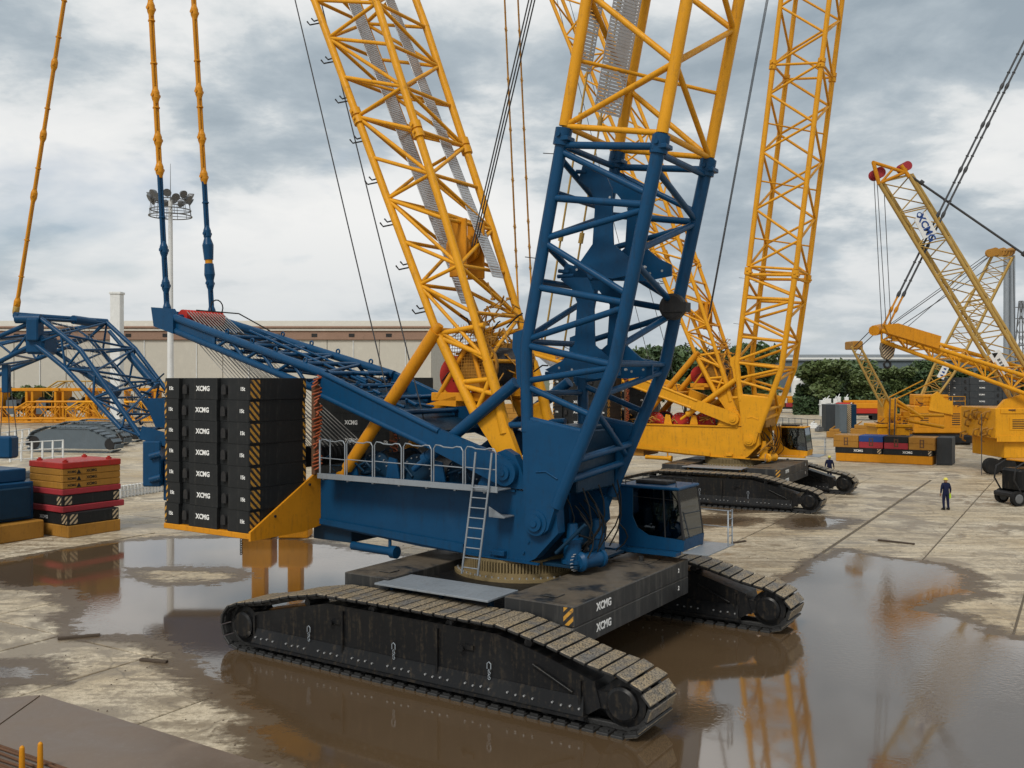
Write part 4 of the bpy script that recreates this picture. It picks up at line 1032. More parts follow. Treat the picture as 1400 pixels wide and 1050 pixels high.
    for u in (.02, .18, .34, .5):
        x = -6.15 - 7.6 * u; z = 7.52 + 1.96 * u; mb = MB(); sg = 1 if int(u * 100) % 36 else -1
        mb.tube(gt(x, -gy(x) * sg, z), gt(x - 7.6 * .16, gy(x - 1.2) * sg, z + 1.96 * .16), .06, n=8); part('brace', mb, B, gan)
    for k in range(5):
        y_ = -.75 + k * .37; mb = MB(); mb.tube(gt(-5.6, y_, 7.25), gt(-12.6 + (k % 2) * 1.5, y_ * .7, 9.05), .035 + .012 * (k % 3), n=6); part('gantry_pipe', mb, B if k % 2 else M['dark'], gan)
    for k in range(9):
        x = -6.6 - k * .72; z = 7.28 + (-6.15 - x) * .262; mb = MB(); mb.tube(gt(x, -gy(x), z), gt(x - .35, gy(x), z - .28), .045, n=6); part('brace', mb, B, gan)
    mb = MB(); mb.prism([gr(-6.1, 7.15), gr(-2.6, 5.85), gr(-2.6, 5.70), gr(-6.1, 7.0)], 'xz', -1.55, 1.55); part('gantry_floor', mb, DK, gan)
    for x in (-5.6, -4.6, -3.5):
        z = 7.35 - (x + 6.1) * -.37 * -1; mb = MB(); mb.tube(gt(x, -1.55, z), gt(x, 1.55, z), .08, n=8); part('cross_member', mb, B, gan)
    hd = MB(); p = gt(-14.75, 0, 9.6); hd.box(p.x - .42, p.x + .35, -.90, .90, p.z - .22, p.z + .22, .03); part('head_beam', hd, B, gan)
    sh_ = MB(); p = gt(-13.95, 0, 9.60)
    for q in range(13):
        y_ = -.80 + q * .133; sh_.lathe((p.x, y_, p.z), 'y', [(-.05, .27), (-.04, .27), (0, .21), (.04, .27), (.05, .27)], 18); sh_.cut()
    part('rope_sheave', sh_, M['red'], gan)
    ax_ = MB(); ax_.tube((p.x, -1.0, p.z), (p.x, 1.0, p.z), .09, n=10); part('sheave_axle', ax_, B, gan)
    e_ = V3((-7.4, 0, 4.9)); lb = MB()
    for q in range(13): lb.lathe((e_.x, -1.2 + q * .2, e_.z), 'y', [(-.05, .34), (0, .27), (.05, .34)], 14); lb.cut()
    part('lower_sheave', lb, M['dark'], gan)
    rp = MB()
    for q in range(13):
        y_ = -.80 + q * .133; y2 = -1.2 + q * .2; rp.tube((p.x + .2, y_, p.z + .18), (e_.x + .22, y2, e_.z + .28), .017, n=4); rp.tube((p.x - .15, y_, p.z - .22), (e_.x - .2, y2 + .1, e_.z - .25), .017, n=4)
    part('reeving_rope', rp, M['ropelight'], gan)
    hp_ = MB(); hp_.tri_strip_torus(p + V3((.1, .6, .42)), .28, .025, 'x', 14, 5); hp_.path([p + V3((.3, -.5, .25)), p + V3((1.3, .6, .15)), p + V3((2.6, .9, -.5))], .025, 5)
    part('gantry_hose', hp_, M['rubber'], gan)
    cl = MB()
    for k in range(40):
        u = rn_.uniform(0, 1); q = gt(-6.4 + 2.6 * u + rn_.uniform(-.2, .2), rn_.uniform(-1.4, 1.4), 7.45 - 1.0 * u + rn_.uniform(-.1, .2)); d_ = V3((rn_.uniform(-.6, .6), rn_.uniform(-.3, .3), rn_.uniform(-.15, .15))); cl.tube(q, q + d_, rn_.uniform(.03, .07), n=6)
    part('gantry_pipework', cl, B, gan)
    # pendants from the gantry head to the mast head
    for s_, marks in ((-1, [10.75, 12.05, 15.0, 16.1, 17.75, 21, 24.5, 28, 31.5, 35, 38.5, 42, 45.5]), (1, [11.0, 12.9, 15.1, 16.6, 18.4, 21.5, 25, 28.5, 32, 35.5, 39, 42.5, 46])):
        pd = pendant(root, gt(-14.62, s_ * 1.0, 9.85), mc(-17.9, s_ * .95, 48.3), marks, B, AM if extra else M['ochre'], 15.0, 1.0 if extra else .6)
        if s_ > 0 and extra:
            q0, q1 = gt(-14.62, 1.0, 9.85), mc(-17.9, .95, 48.3); a_, b_ = q0.lerp(q1, 1.1 / 38.5), q0.lerp(q1, 3.0 / 38.5); mb = MB()
            for (u0, u1, r0, r1) in ((0, .2, .10, .20), (.2, .42, .20, .17), (.42, .5, .10, .10), (.5, .8, .17, .21), (.8, 1, .21, .09)): mb.tube(a_.lerp(b_, u0), a_.lerp(b_, u1), r0, r1, n=8)
            part('load_cell', mb, B, pd); mb = MB(); mb.tube(a_.lerp(b_, .41), a_.lerp(b_, .5), .14, n=8); part('load_cell_band', mb, AM, pd)
    # wire ropes
    mt = mc(-17.6, 0, 48.6); bh = bt_top
    def ropes(nm, pairs, r=.022):
        for p, q in pairs:
            mb = MB(); mb.tube(p, q, r, n=5); part(nm, mb, M['rope'], root)
    ropes('hoist_rope', [((-4.75, .3, 5.1), (mt.x, -.3, mt.z)), ((-3.1, -.2, 5.1), (mt.x + .3, .4, mt.z)), ((pz.x + .4, -.12, pz.z), bh + V3((0, -.3, -1))), ((pz.x + .4, .0, pz.z), bh + V3((0, 0, -1))), ((pz.x + .4, .12, pz.z), bh + V3((0, .3, -1)))])
    bhp = [bh + V3((-1.2, -1.2, 0)), bh + V3((-1.2, 1.2, 0))]
    for s_, q in zip((-1, 1), bhp):
        mb = MB(); mb.tube((mt.x, s_ * 1.0, mt.z), q, .05, n=6); part('boom_pendant', mb, AM, root)
    if extra:
        p = bpt(.6, .9, 8.0)
        for y_, x_ in ((-.1, .0), (.6, .25)):
            a_ = bpt(.75 + x_, y_, 8.2); b_ = bpt(.75 + x_, y_, 8.2) + axd * 50 + V3((-1.0, 0, 0)); mb = MB(); mb.tube(a_, b_, .03, n=5)
            for q in range(1, 14): c_ = a_.lerp(b_, q * .065); mb.tube(c_ - axd * .15, c_ + axd * .15, .07, n=6)
            part('backstay', mb, M['pale_yellow'], root)
    # counterweight tray and gussets
    for s_ in (-1, 1):
        tr_ = MB(); y0, y1 = sorted((s_ * 4.30, s_ * 1.62)); tr_.box(-10.4, -6.55, y0, y1, 2.78, 2.945, .015); t_ = part('counterweight_tray', tr_, AM, up)
        gs_ = MB(); gs_.prism([(s_ * 4.32, 2.74), (s_ * 4.32, 3.0), (s_ * 4.1, 3.12), (s_ * 1.75, 4.46), (s_ * 1.51, 4.46), (s_ * 1.51, 2.84), (s_ * 2.2, 2.74)], 'yz', -6.55, -6.47); part('tray_gusset', gs_, M['ochre'] if False else AM, up)
        gs_ = MB(); gs_.box(-10.4, -6.56, s_ * 1.2 - .3, s_ * 1.2 + .3, 2.85, 3.5, .02); part('tray_beam', gs_, DK, up)
        bl = MB()
        for (y_, z_) in ((3.4, 3.35), (2.0, 4.15)): bl.tube((-6.48, s_ * y_, z_), (-6.43, s_ * y_, z_), .04, n=8)
        part('gusset_pin', bl, M['dark'], up)
        for q in range(7):
            nm = ('topmost', 'second from top', 'third from top', 'middle', 'third from bottom', 'second from bottom', 'lowest')[6 - q]
            sd_ = 'near' if s_ < 0 else 'far'
            j = random.Random(q * 3 + s_)
            cw_slab(FR, -8.46 + j.uniform(-.03, .03), s_ * 3.165 + j.uniform(-.02, .02), 2.95 + q * .638, 3.78, 2.27, .637, (0 if s_ < 0 else 180) + j.uniform(-.35, .35), f'{nm} black slab in the {sd_} counterweight stack of the {tx} crane', f'{tx} crane {sd_} counterweight stack', both=True)
        hz_ = MB(); rn2 = random.Random(9)
        for q in range(26): z_ = 4.6 + q * .11; hz_.path([(-6.32, s_ * (1.95 + rn2.uniform(-.1, .1)), z_), (-6.2, s_ * (1.85 + rn2.uniform(-.12, .12)), z_ + .08), (-6.4, s_ * (1.75 + rn2.uniform(-.1, .1)), z_ + .14)], .03, 5)
        part('hose_bundle', hz_, M['orange'], up)
        pp_ = MB(); pp_.box(-6.45, -6.3, *sorted((s_ * 1.72, s_ * 1.95)), 4.45, 7.2, .02); part('hose_rack', pp_, M['rust'], up)
    ch = MB()
    for q in range(7): ch.tri_strip_torus((-7.0, -4.2, 2.72 - q * .065), .04, .013, 'y' if q % 2 else 'x', 8, 5)
    part('tie_chain', ch, M['dark'], up)
    return root
big_crane('crawler_crane', 'large blue lattice boom crawler crane standing in the brown puddle', .30, 27.09, -33, 'blue', 'blue', 'blue_dark', R(11.7), 1.0, 'blue')
big_crane('crawler_crane', 'all yellow crawler crane on dry concrete behind the blue crane', 13.7, 58.5, -30, 'yellow', 'yellow', 'ochre', R(7.0), .93, 'yellow', extra=False, drum_m='red')
# ------------------------------------------------------------------ floodlight mast
YF = 62.0
b0 = wp(233, 513, YF); fx, fy = b0.x, b0.y
fl = thing('floodlight_mast', 'tall white floodlight mast with a ring of lamps behind the counterweights', 'light mast', (fx, fy, 0))
mb = MB(); mb.tube((0, 0, 0), (0, 0, 19.0), .26, .13, 14); mb.box(-.4, .4, -.4, .4, 0, .04); part('pole', mb, M['white'], fl)
mb = MB(); mb.tube((0, 0, 19.0), (0, 0, 21.4), .03, .012, 6); part('lightning_rod', mb, M['lamp'], fl)
for z_, r_ in ((17.95, 1.35), (18.35, 1.28), (18.95, 1.2)):
    mb = MB(); mb.tri_strip_torus((0, 0, z_), r_, .04, 'z', 28, 6)
    for q in range(4): mb.tube((0, 0, z_), (r_ * math.cos(q * math.pi / 2 + .4), r_ * math.sin(q * math.pi / 2 + .4), z_), .025, n=5)
    part('lamp_ring', mb, M['lamp'], fl)
mb = MB()
for q in range(12):
    a_ = q * math.pi / 6; mb.tube((1.33 * math.cos(a_), 1.33 * math.sin(a_), 17.95), (1.2 * math.cos(a_), 1.2 * math.sin(a_), 18.95), .02, n=5)
part('ring_strut', mb, M['lamp'], fl)
for q in range(16):
    a_ = 2 * math.pi * q / 16 + .2; d_ = V3((math.cos(a_), math.sin(a_), -.55)).normalized(); c_ = V3((1.25 * math.cos(a_), 1.25 * math.sin(a_), 19.3 - .25 * (q % 2)))
    mb = MB(); mb.lathe(c_, d_, [(-.18, .10), (-.08, .18), (.08, .25), (.13, .27)], 14); mb.tube(c_, c_ - V3((0, 0, .35)), .03, n=5); lp = part('lamp', mb, M['lamp'], fl)
# ------------------------------------------------------------------ warehouse far left
YW = 165.0
wa = thing('warehouse', 'long cream warehouse with a brown roof edge behind the yard at left', 'building', (0, 0, 0))
x0, x1 = -110.0, (590 - 700) / FPX * YW
zt, ze = CAMH + (HOR - 464) / FPX * YW, CAMH + (HOR - 436) / FPX * YW
mb = MB(); mb.box(x0, x1 - .2, YW + .3, YW + 45, 0, zt - .2); part('wall', mb, M['wallpanel'], wa)
n_ = 21; pw = (x1 - x0) / n_
for i in range(n_):
    mb = MB(); mb.box(x0 + i * pw + .06, x0 + (i + 1) * pw - .06, YW + .12, YW + .299, .2, zt - .1, .04); part('wall_panel', mb, M['wallpanel'], wa)
    if i % 2 == 0:
        mb = MB(); mb.tube((x0 + i * pw, YW + .05, .2), (x0 + i * pw, YW + .05, zt), .09, n=6); part('downpipe', mb, M['white'], wa)
for i in range(9):
    mb = MB(); mb.box(x1 - .199, x1, YW + .4 + i * 5, YW + 5.2 + i * 5, .2, zt - .1, .04); part('wall_panel', mb, M['wallpanel'], wa)
mb = MB(); mb.box(x0 - .3, x1 + .3, YW - .25, YW + 45.3, zt - .09, zt + 1.5, .06); rf = part('roof', mb, M['roofbrown'], wa)
mb = MB(); mb.hexa([(x0 - .5, YW - .5, zt + 1.51), (x1 + .5, YW - .5, zt + 1.51), (x1 + .5, YW + 45.5, zt + 1.51), (x0 - .5, YW + 45.5, zt + 1.51), (x0, YW + .4, ze - .3), (x1 - .4, YW + .4, ze - .3), (x1 - .4, YW + 45, ze - .3), (x0, YW + 45, ze - .3)]); part('roof_cap', mb, M['wallpanel'], rf)
mb = MB(); mb.tube((x0, YW - .4, zt + 2.1), (x1, YW - .4, zt + 2.1), .22, n=8); part('gutter', mb, M['roofbrown'], rf)
for i in range(14):
    mb = MB(); xx = x0 + 4 + i * 6.5; mb.box(xx - .5, xx + .5, YW - .3, YW - .26, zt + .4, zt + 1.0, .01); part('roof_vent', mb, M['dark'], rf)
mb = MB(); mb.box(-.62, .62, -.62, .62, 0, 17.6, .05); mb.box(-.72, .72, -.72, .72, 17.6, 17.9, .04)
o_ = wp(160, 513, 118); solo('concrete_column', mb, M['white'], 'white square column rising past the warehouse roof at left', 'column', (o_.x, o_.y, 0))
# ------------------------------------------------------------------ blue gantry crane at the left edge
cc_ = thing('lattice_crane', 'blue crane with a bent lattice gantry at the left edge of the yard', 'crane', (wp(100, 513, 41).x, 41, 0))
ofs = V3(cc_.location)
def lw(px, py, Y_): return wp(px, py, Y_) - ofs
nu = [lw(56, 436, 40), lw(108, 476, 39.6), lw(192, 596, 38.6)]; fu = [lw(146, 441, 44), lw(185, 477, 43.5), lw(252, 566, 42.6)]
flw = [lw(122, 462, 44), lw(170, 515, 43.5), lw(228, 585, 42.6)]; nlw = [lw(47, 470, 40), lw(86, 500, 39.6), lw(166, 586, 38.6)]
Cg = [levels(q, 6) for q in (nu, fu, flw, nlw)]
gan_ = bpy.data.objects.new('gantry', None); link(gan_, cc_)
lattice(gan_, Cg, .105, .052, M['blue'], M['blue'], H=(0, 2, 4, 6))
Cg2 = [levels(q, 4) for q in ([lw(52, 437, 40), lw(-70, 490, 40.5)], [lw(140, 442, 44), lw(0, 470, 46)], [lw(122, 462, 44), lw(-20, 520, 46)], [lw(47, 470, 40), lw(-70, 530, 40.5)])]
lattice(gan_, Cg2, .10, .05, M['blue'], M['blue'], H=(0, 2, 4), flip=1)
mb = MB(); 
for (a_, b_, r_) in ((lw(20, 431, 39.9), lw(146, 440, 44.1), .14), (lw(22, 436, 40), lw(56, 436, 40), .2), (lw(100, 437, 42), lw(128, 441, 43.3), .2)): mb.tube(a_, b_, r_, n=10)
q = lw(48, 447, 40); mb.box(q.x - .25, q.x + .25, q.y - .3, q.y + .3, q.z - .6, q.z + .35, .05); q = lw(48, 468, 40); mb.box(q.x - .4, q.x + .4, q.y - .1, q.y + 1.2, q.z - .5, q.z + .3, .1)
part('gantry_head', mb, M['blue'], gan_)
for (a_, b_) in ((lw(112, 505, 41), lw(162, 538, 40.6)), (lw(178, 486, 43), lw(214, 528, 42.6))):
    mb = MB(); mb.tube(a_, b_, .19, n=14); mb.tube(a_ - (b_ - a_).normalized() * 1.6, a_, .09, n=10); part('hoist_cylinder', mb, M['blue'], gan_)
mb = MB()
for k in range(8): mb.tube(lw(70 + k * 7, 440 + k, 41 + .3 * k), lw(165 + k * 8, 600 - k * 2, 40 + .25 * k), .012, n=4)
part('reeving_rope', mb, M['ropelight'], gan_)
ft = MB(); q = lw(213, 600, 39)
ft.box(q.x - .28, q.x + .45, 38.3 - ofs.y, 39.6 - ofs.y, q.z - 1.9, q.z - .05, .05)
ft.hexa([lw(190, 600, 38.4), lw(232, 612, 38.4), lw(232, 612, 39.8), lw(190, 600, 39.8), lw(194, 582, 38.4), lw(236, 594, 38.4), lw(236, 594, 39.8), lw(194, 582, 39.8)])
part('girder_post', ft, M['blue'], cc_)
ft = MB(); ft.box(q.x + .45, q.x + 6.0, 38.6 - ofs.y, 39.8 - ofs.y, q.z - 2.5, q.z - .8, .04); part('side_girder', ft, M['blue'], cc_)
for z_ in (-.55, -1.5):
    mb = MB(); mb.tube((q.x + .05, 38.25 - ofs.y, q.z + z_ - .12), (q.x + .5, 38.25 - ofs.y, q.z + z_), .14, n=10); part('support_cylinder', mb, M['blue'], cc_)
pl = MB(); pl.prism([(lw(188, 545, 39).x, lw(188, 545, 39).z), (lw(225, 545, 39).x, lw(225, 545, 39).z), (lw(228, 585, 39).x, lw(228, 585, 39).z), (lw(205, 585, 39).x, lw(205, 585, 39).z)], 'xz', 39.6 - ofs.y, 39.75 - ofs.y); part('gantry_plate', pl, M['blue'], gan_)
rn = random.Random(11); mb = MB()
for k in range(30):
    p = lw(rn.uniform(170, 222), rn.uniform(520, 592), rn.uniform(39.5, 42)); mb.tube(p, p + V3((rn.uniform(-.4, .4), rn.uniform(-.4, .4), rn.uniform(-.3, .3))), rn.uniform(.02, .06), n=5)
part('gantry_pipework', mb, M['blue_dark'], gan_)
pendant(cc_, lw(22, 424, 41), lw(22 + 66 * 2.2, 424 - 424 * 2.2, 41), [10.6, 15.3, 17.9, 21, 25, 29], M['pale_yellow'], M['amber'], 12.0)
# legs under the far left: a post that carries it to the ground
for px in (355, 404):
    q = gp(px, 734) - ofs; mb = MB(); mb.box(q.x - .68, q.x + .68, -.5 + q.y, .6 + q.y, .01, 1.35, .05); mb.box(q.x - .3, q.x + .32, -.3 + q.y, .4 + q.y, 1.351, 3.2, .04); part('support_leg', mb, M['amber'], cc_)
mb = MB(); a_ = lw(-60, 515, 42); mb.box(a_.x - .3, a_.x + .3, a_.y - .3, a_.y + .3, -a_.z * 0, a_.z, .04); part('gantry_leg', mb, M['blue'], cc_)
# hanging ropes and block at the far left
hk = thing('hook_block', 'dark blue hook block hanging on ropes above the blue slewing platform', 'hook block', tuple(wp(8, 513, 40.5)[:2]) + (0,))
o_ = V3(hk.location); a_ = wp(8, 505, 40.5) - o_; b_ = wp(8, 596, 40.5) - o_
for dx in (-.06, .04, .12):
    mb = MB(); mb.tube(a_ + V3((dx, 0, 0)), b_ + V3((dx * 4, 0, 0)), .018, n=5); part('rope', mb, M['rope'], hk)
mb = MB(); mb.box(b_.x - .35, b_.x + .4, -.35, .35, b_.z - .95, b_.z, .08); part('block_body', mb, M['blue'], hk)
mb = MB(); mb.box(a_.x - .12, a_.x + .16, -.15, .15, a_.z - 1.0, a_.z + .2, .03); part('rope_clamp', mb, M['blue'], hk)
# blue slewing platform on yellow support
g0 = gp(-22, 737)
sp_ = thing('slewing_platform', 'blue slewing platform resting on a low yellow support frame', 'machine', (g0.x, g0.y, 0), -31)
for (nm, bx, mt_) in (('support_frame', (-3.0, 2.1, -1.2, 1.6, .02, .85), 'ochre'), ('platform_body', (-3.0, 1.45, -1.0, 1.5, .86, 2.6), 'blue'), ('side_box', (1.46, 1.75, -.6, 1.2, 1.0, 2.4), 'blue_dark'), ('upper_box', (-2.2, 1.2, -.7, 1.3, 2.61, 3.2), 'blue')):
    mb = MB(); mb.box(*bx, .05)
    if nm == 'support_frame':
        for x in (-2.4, -1.2, 0, 1.2): mb.box(x, x + .12, -1.3, -1.2, .05, .8)
    part(nm, mb, M[mt_], sp_)
mb = MB(); mb.lathe((1.9, -1.35, .95), 'y', [(-.1, .3), (0, .42), (.5, .42), (.6, .3)], 18); part('corner_lug', mb, M['ochre'], sp_)
mb = MB()
for k in range(12): mb.tube((rn.uniform(-2.5, 1.2), -1.05, rn.uniform(1, 2.4)), (rn.uniform(-2.5, 1.2), -1.12, rn.uniform(1, 2.4)), .04, n=5)
part('pipework', mb, M['blue_dark'], sp_)
for k in range(7):
    mb = MB(); x_ = -2.8 + k * .68; mb.box(x_, x_ + .07, -1.09, -1.0, .95, 2.5, .01); part('rib', mb, M['blue'], sp_)
mb = MB(); mb.tube((.6, -1.05, 2.1), (.6, -1.05, 3.6), .09, n=8); mb.box(.3, .95, -1.3, -.8, 3.2, 3.6, .04); part('jack', mb, M['blue'], sp_)
mb = MB(); mb.lathe((-.4, -1.02, 1.7), 'y', [(-.12, .3), (-.1, .42), (0, .42)], 18); part('drive_cover', mb, M['blue_dark'], sp_)
# ------------------------------------------------------------------ crate stack on the mat
A_ = gp(93, 737); FRc = Matrix.Translation((A_.x, A_.y, .03)) @ Matrix.Rotation(R(57), 4, 'Z')   # +x toward right rear, +y toward left rear
ang = 59
def stack(nm, label, cat, x0, x1, y0, y1, z0, z1, mt_, grp=None, c=.03):
    mb = MB(); mb.box(x0, x1, y0, y1, z0, z1, c); o = part(nm, mb, M[mt_]); o.matrix_world = FRc; tag(o, label, cat, grp); return o
stack('base_block', 'yellow base block under the crate stack on the mat', 'base', 0, 2.7, 0, 3.2, 0, .55, 'ochre')
o = stack('counterweight_slab', 'black slab with striped corner, lowest on the yellow base block', 'counterweight', .03, 2.65, .05, 3.1, .56, 1.12, 'slab', 'slabs in the red and yellow stack')
mb = MB(); mb.box(.025, .029, .12, .55, .62, 1.06); mb.box(.12, .5, .045, .049, .62, 1.06); mb.box(2.3, 2.6, .045, .049, .62, 1.06); part('hazard_stripe', mb, M['hazardw'], o)
letter('XCMG', .22, 'letter', o, (.026, 2.0, .84), (R(90), 0, R(-90)))
stack('counterweight_slab', 'thin crimson slab jutting out between two black slabs', 'counterweight', -.05, 3.15, .35, 3.1, 1.13, 1.42, 'crimson', 'slabs in the red and yellow stack')
o = stack('counterweight_slab', 'upper black slab between the crimson slabs on the mat stack', 'counterweight', -.02, 2.95, .42, 3.1, 1.43, 1.92, 'slab', 'slabs in the red and yellow stack')
mb = MB(); mb.box(.10, .45, .415, .419, 1.48, 1.86); mb.box(-.025, -.021, .5, .85, 1.48, 1.86); mb.box(2.6, 2.9, .415, .419, 1.48, 1.86); part('hazard_stripe', mb, M['hazardw'], o)
stack('counterweight_slab', 'red slab directly below the three yellow slabs', 'counterweight', -.04, 3.0, .4, 3.15, 1.93, 2.2, 'crimson', 'slabs in the red and yellow stack')
for k, nm in enumerate(('lowest', 'middle', 'upper')):
    o = stack('counterweight_slab', f'{nm} of the three yellow slabs with warning triangles in the mat stack', 'counterweight', -.02, 2.98, .42, 3.12, 2.21 + k * .31, 2.51 + k * .31, 'ochre', 'slabs in the red and yellow stack')
    letter('XCMG', .18, 'blacklet', o, (1.45, .416, 2.36 + k * .31), NEAR); letter('XCMG', .15, 'blacklet', o, (.45, .416, 2.36 + k * .31), NEAR)
    mb = MB(); mb.prism([(.68, 2.25 + k * .31), (.92, 2.25 + k * .31), (.80, 2.46 + k * .31)], 'xz', .414, .418); part('warning_triangle', mb, M['blacklet'], o)
o = stack('counterweight_slab', 'topmost red slab with lifting eyes on the mat stack', 'counterweight', -.04, 3.0, .4, 3.14, 3.14, 3.42, 'red', 'slabs in the red and yellow stack')
for (x, y) in ((.3, .7), (2.6, .8), (.3, 2.8), (2.6, 2.8)):
    mb = MB(); mb.lathe((x, y, 3.42), 'z', [(0, .13), (.08, .13), (.09, .07), (.14, .07)], 12); part('lifting_eye', mb, M['red'], o)
# dark pile behind
for (px, py, dx, dy, h_, mt_, lab) in ((50, 719, 1.0, 1.0, 2.3, 'slab', 'black slab pile behind the red and yellow stack'), (62, 660, 1.6, 1.0, .8, 'greyslab', 'grey block lying behind the black pile')):
    g_ = gp(px, py); mb = MB(); n_ = 4 if h_ > 1 else 2
    for k in range(n_): mb.box(-dx + rn.uniform(-.05, .05), dx, -dy, dy + rn.uniform(-.05, .05), h_ * k / n_ + .01, h_ * (k + 1) / n_ - .01, .02)
    solo('block_pile', mb, M[mt_], lab, 'block pile', (g_.x, g_.y, 0), -31)
# ------------------------------------------------------------------ plates and bars on the ground
def quad_plate(nm, label, pts, z0, z1, mt_, grp=None):
    mb = MB(); mb.hexa([(p.x, p.y, z0) for p in pts] + [(p.x, p.y, z1) for p in pts]); return solo(nm, mb, mt_, label, 'steel plate', group=grp)
quad_plate('steel_plate', 'large dark steel road plate in the foreground corner', [gp(-260, 1180), gp(520, 1102), gp(372, 1050), gp(58, 952)][::1], .004, .035, M['plate'])
quad_plate('steel_plate', 'second steel road plate at the left edge of the foreground', [gp(-500, 1100), gp(-262, 1178), gp(55, 952), gp(-60, 962)], .004, .033, M['plate'])
quad_plate('steel_mat', 'long pale mat at left carrying the slab stack', [gp(-120, 786), gp(212, 729), gp(170, 712), gp(-150, 735)], .004, .03, M['yard'])
br_ = thing('steel_bar_bundle', 'bundle of rusty steel bars in the bottom left corner', 'bars', tuple(gp(40, 1042)))
o_ = V3(br_.location)
for k in range(11):
    a_ = gp(-90, 992 + k * 7) - o_; b_ = gp(120, 1066 + k * 7) - o_; mb = MB(); mb.tube(a_ + V3((0, 0, .06 + .05 * (k % 3))), b_ + V3((0, 0, .06 + .05 * (k % 2))), .028, n=6); part('bar', mb, M['rust'], br_)
for k, (px, py, h_) in enumerate(((30, 1062, .50), (55, 1058, .52))):
    g_ = gp(px, py); mb = MB(); mb.tube((0, 0, 0), (0, 0, h_), .06, .05, 8); mb.lathe((0, 0, h_), 'z', [(0, .05), (.05, .045), (.08, .02)], 8)
    solo('stake', mb, M['amber'], ('shorter yellow stake holding the steel bars' if k == 0 else 'taller yellow stake holding the steel bars'), 'stake', tuple(g_), group='yellow stakes by the steel bars')
# ------------------------------------------------------------------ lattice sections stored at left
for k, (px0, px1, py0, py1, Y_, mt_) in enumerate(((60, 235, 520, 550, 150, 'pale_yellow'), (20, 170, 548, 574, 138, 'amber'), (90, 250, 548, 576, 134, 'yellow'), (-30, 120, 556, 579, 142, 'amber'))):
    p = wp(px0, py1, Y_); ln = (px1 - px0) / FPX * Y_; h_ = (py1 - py0) / FPX * Y_
    t_ = thing('boom_section', ('pale yellow lattice boom section stacked highest by the warehouse', 'amber lattice boom section lying in the yard at left', 'bright yellow lattice boom section lying nearest the warehouse side', 'amber lattice boom section reaching the left frame edge')[k], 'boom section', (p.x, p.y, max(0, p.z)), (-3, 2, -4, 3)[k], 'lattice boom sections in the left yard')
    n_ = 9; C4 = [[V3((ln * i / n_, y_, .15 + (zz * (1 if 0 < i < n_ else .55)))) for i in range(n_ + 1)] for y_, zz in ((0, 0), (2.6, 0), (2.6, h_ - .3), (0, h_ - .3))]
    lattice(t_, C4, .13, .07, M[mt_], M[mt_], H=(0, 3, 6, 9), indiv=False, n=6)
for k in range(6):
    px = 0 + k * 42; p = wp(px, 566, 148); t_ = thing('winch_frame', f'{("first", "second", "third", "fourth", "fifth", "sixth")[k]} from left of the amber winch frames stored behind the boom sections', 'winch frame', (p.x, p.y, 0), rn.uniform(-8, 8), 'winch frames in the left yard')
    mb = MB(); mb.box(0, 4.2, 0, 2.5, .3, .9, .05); mb.box(0, .4, 0, 2.5, .9, 5.2, .05); mb.box(3.8, 4.2, 0, 2.5, .9, 5.0, .05); mb.box(-.4, 4.6, -.1, .3, 5.0, 5.5, .05); part('frame', mb, M['amber'], t_)
    mb = MB(); mb.lathe((1.0, 1.2, 2.8), 'x', [(0, 1.3), (.2, 1.3), (.21, .9), (2.0, .9), (2.01, 1.3), (2.2, 1.3)], 18); part('drum', mb, M['dark'], t_)
    mb = MB(); mb.box(1.0, 2.6, -.2, -.05, 1.4, 3.6, .03); part('panel', mb, M['hull'], t_)
# spare crawler frames
for k, (px, py, ln) in enumerate(((42, 617, 9.5), (70, 608, 9.0), (95, 603, 9.0))):
    g_ = gp(px, py); t_ = thing('spare_crawler', ('nearest grey spare crawler frame without its crane at left', 'middle grey spare crawler frame at left', 'rear grey spare crawler frame at left')[k], 'crawler', tuple(g_), -10, 'spare crawler frames at left')
    mb = MB(); mb.prism([(.6, .35), (ln - .6, .35), (ln - .2, .9), (ln - 1.6, 1.75), (ln - 3, 2.2), (2.2, 2.25), (.8, 1.8), (.4, .9)], 'xz', -.5, .5); part('side_frame', mb, M['hull'], t_)
    path = [(.5, 0), (ln - .7, 0), (ln, .35), (ln + .1, .9), (ln - .5, 1.45), (ln - 1.7, 1.95), (ln - 3, 2.45), (2.1, 2.5), (.6, 2.0), (0, 1.2), (0, .5)]
    for a_, b_ in zip(path, path[1:] + path[:1]):
        d_ = V3((b_[0] - a_[0], 0, b_[1] - a_[1])); n_ = max(1, int(d_.length / .5))
        for i in range(n_):
            c_ = V3((a_[0], 0, a_[1])) + d_ * ((i + .5) / n_); mb = MB(); mb.box(-.21, .21, -.7, .7, -.05, .05, .01); o = part('track_shoe', mb, M['hull'], t_); o.location = c_; o.rotation_euler = (0, -math.atan2(d_.z, d_.x), 0)
    mb = MB(); mb.lathe((ln - .6, 0, .85), 'y', [(-.55, .55), (.55, .55)], 18); mb.lathe((.75, 0, .95), 'y', [(-.55, .6), (.55, .6)], 18); part('idler_wheel', mb, M['dark'], t_)
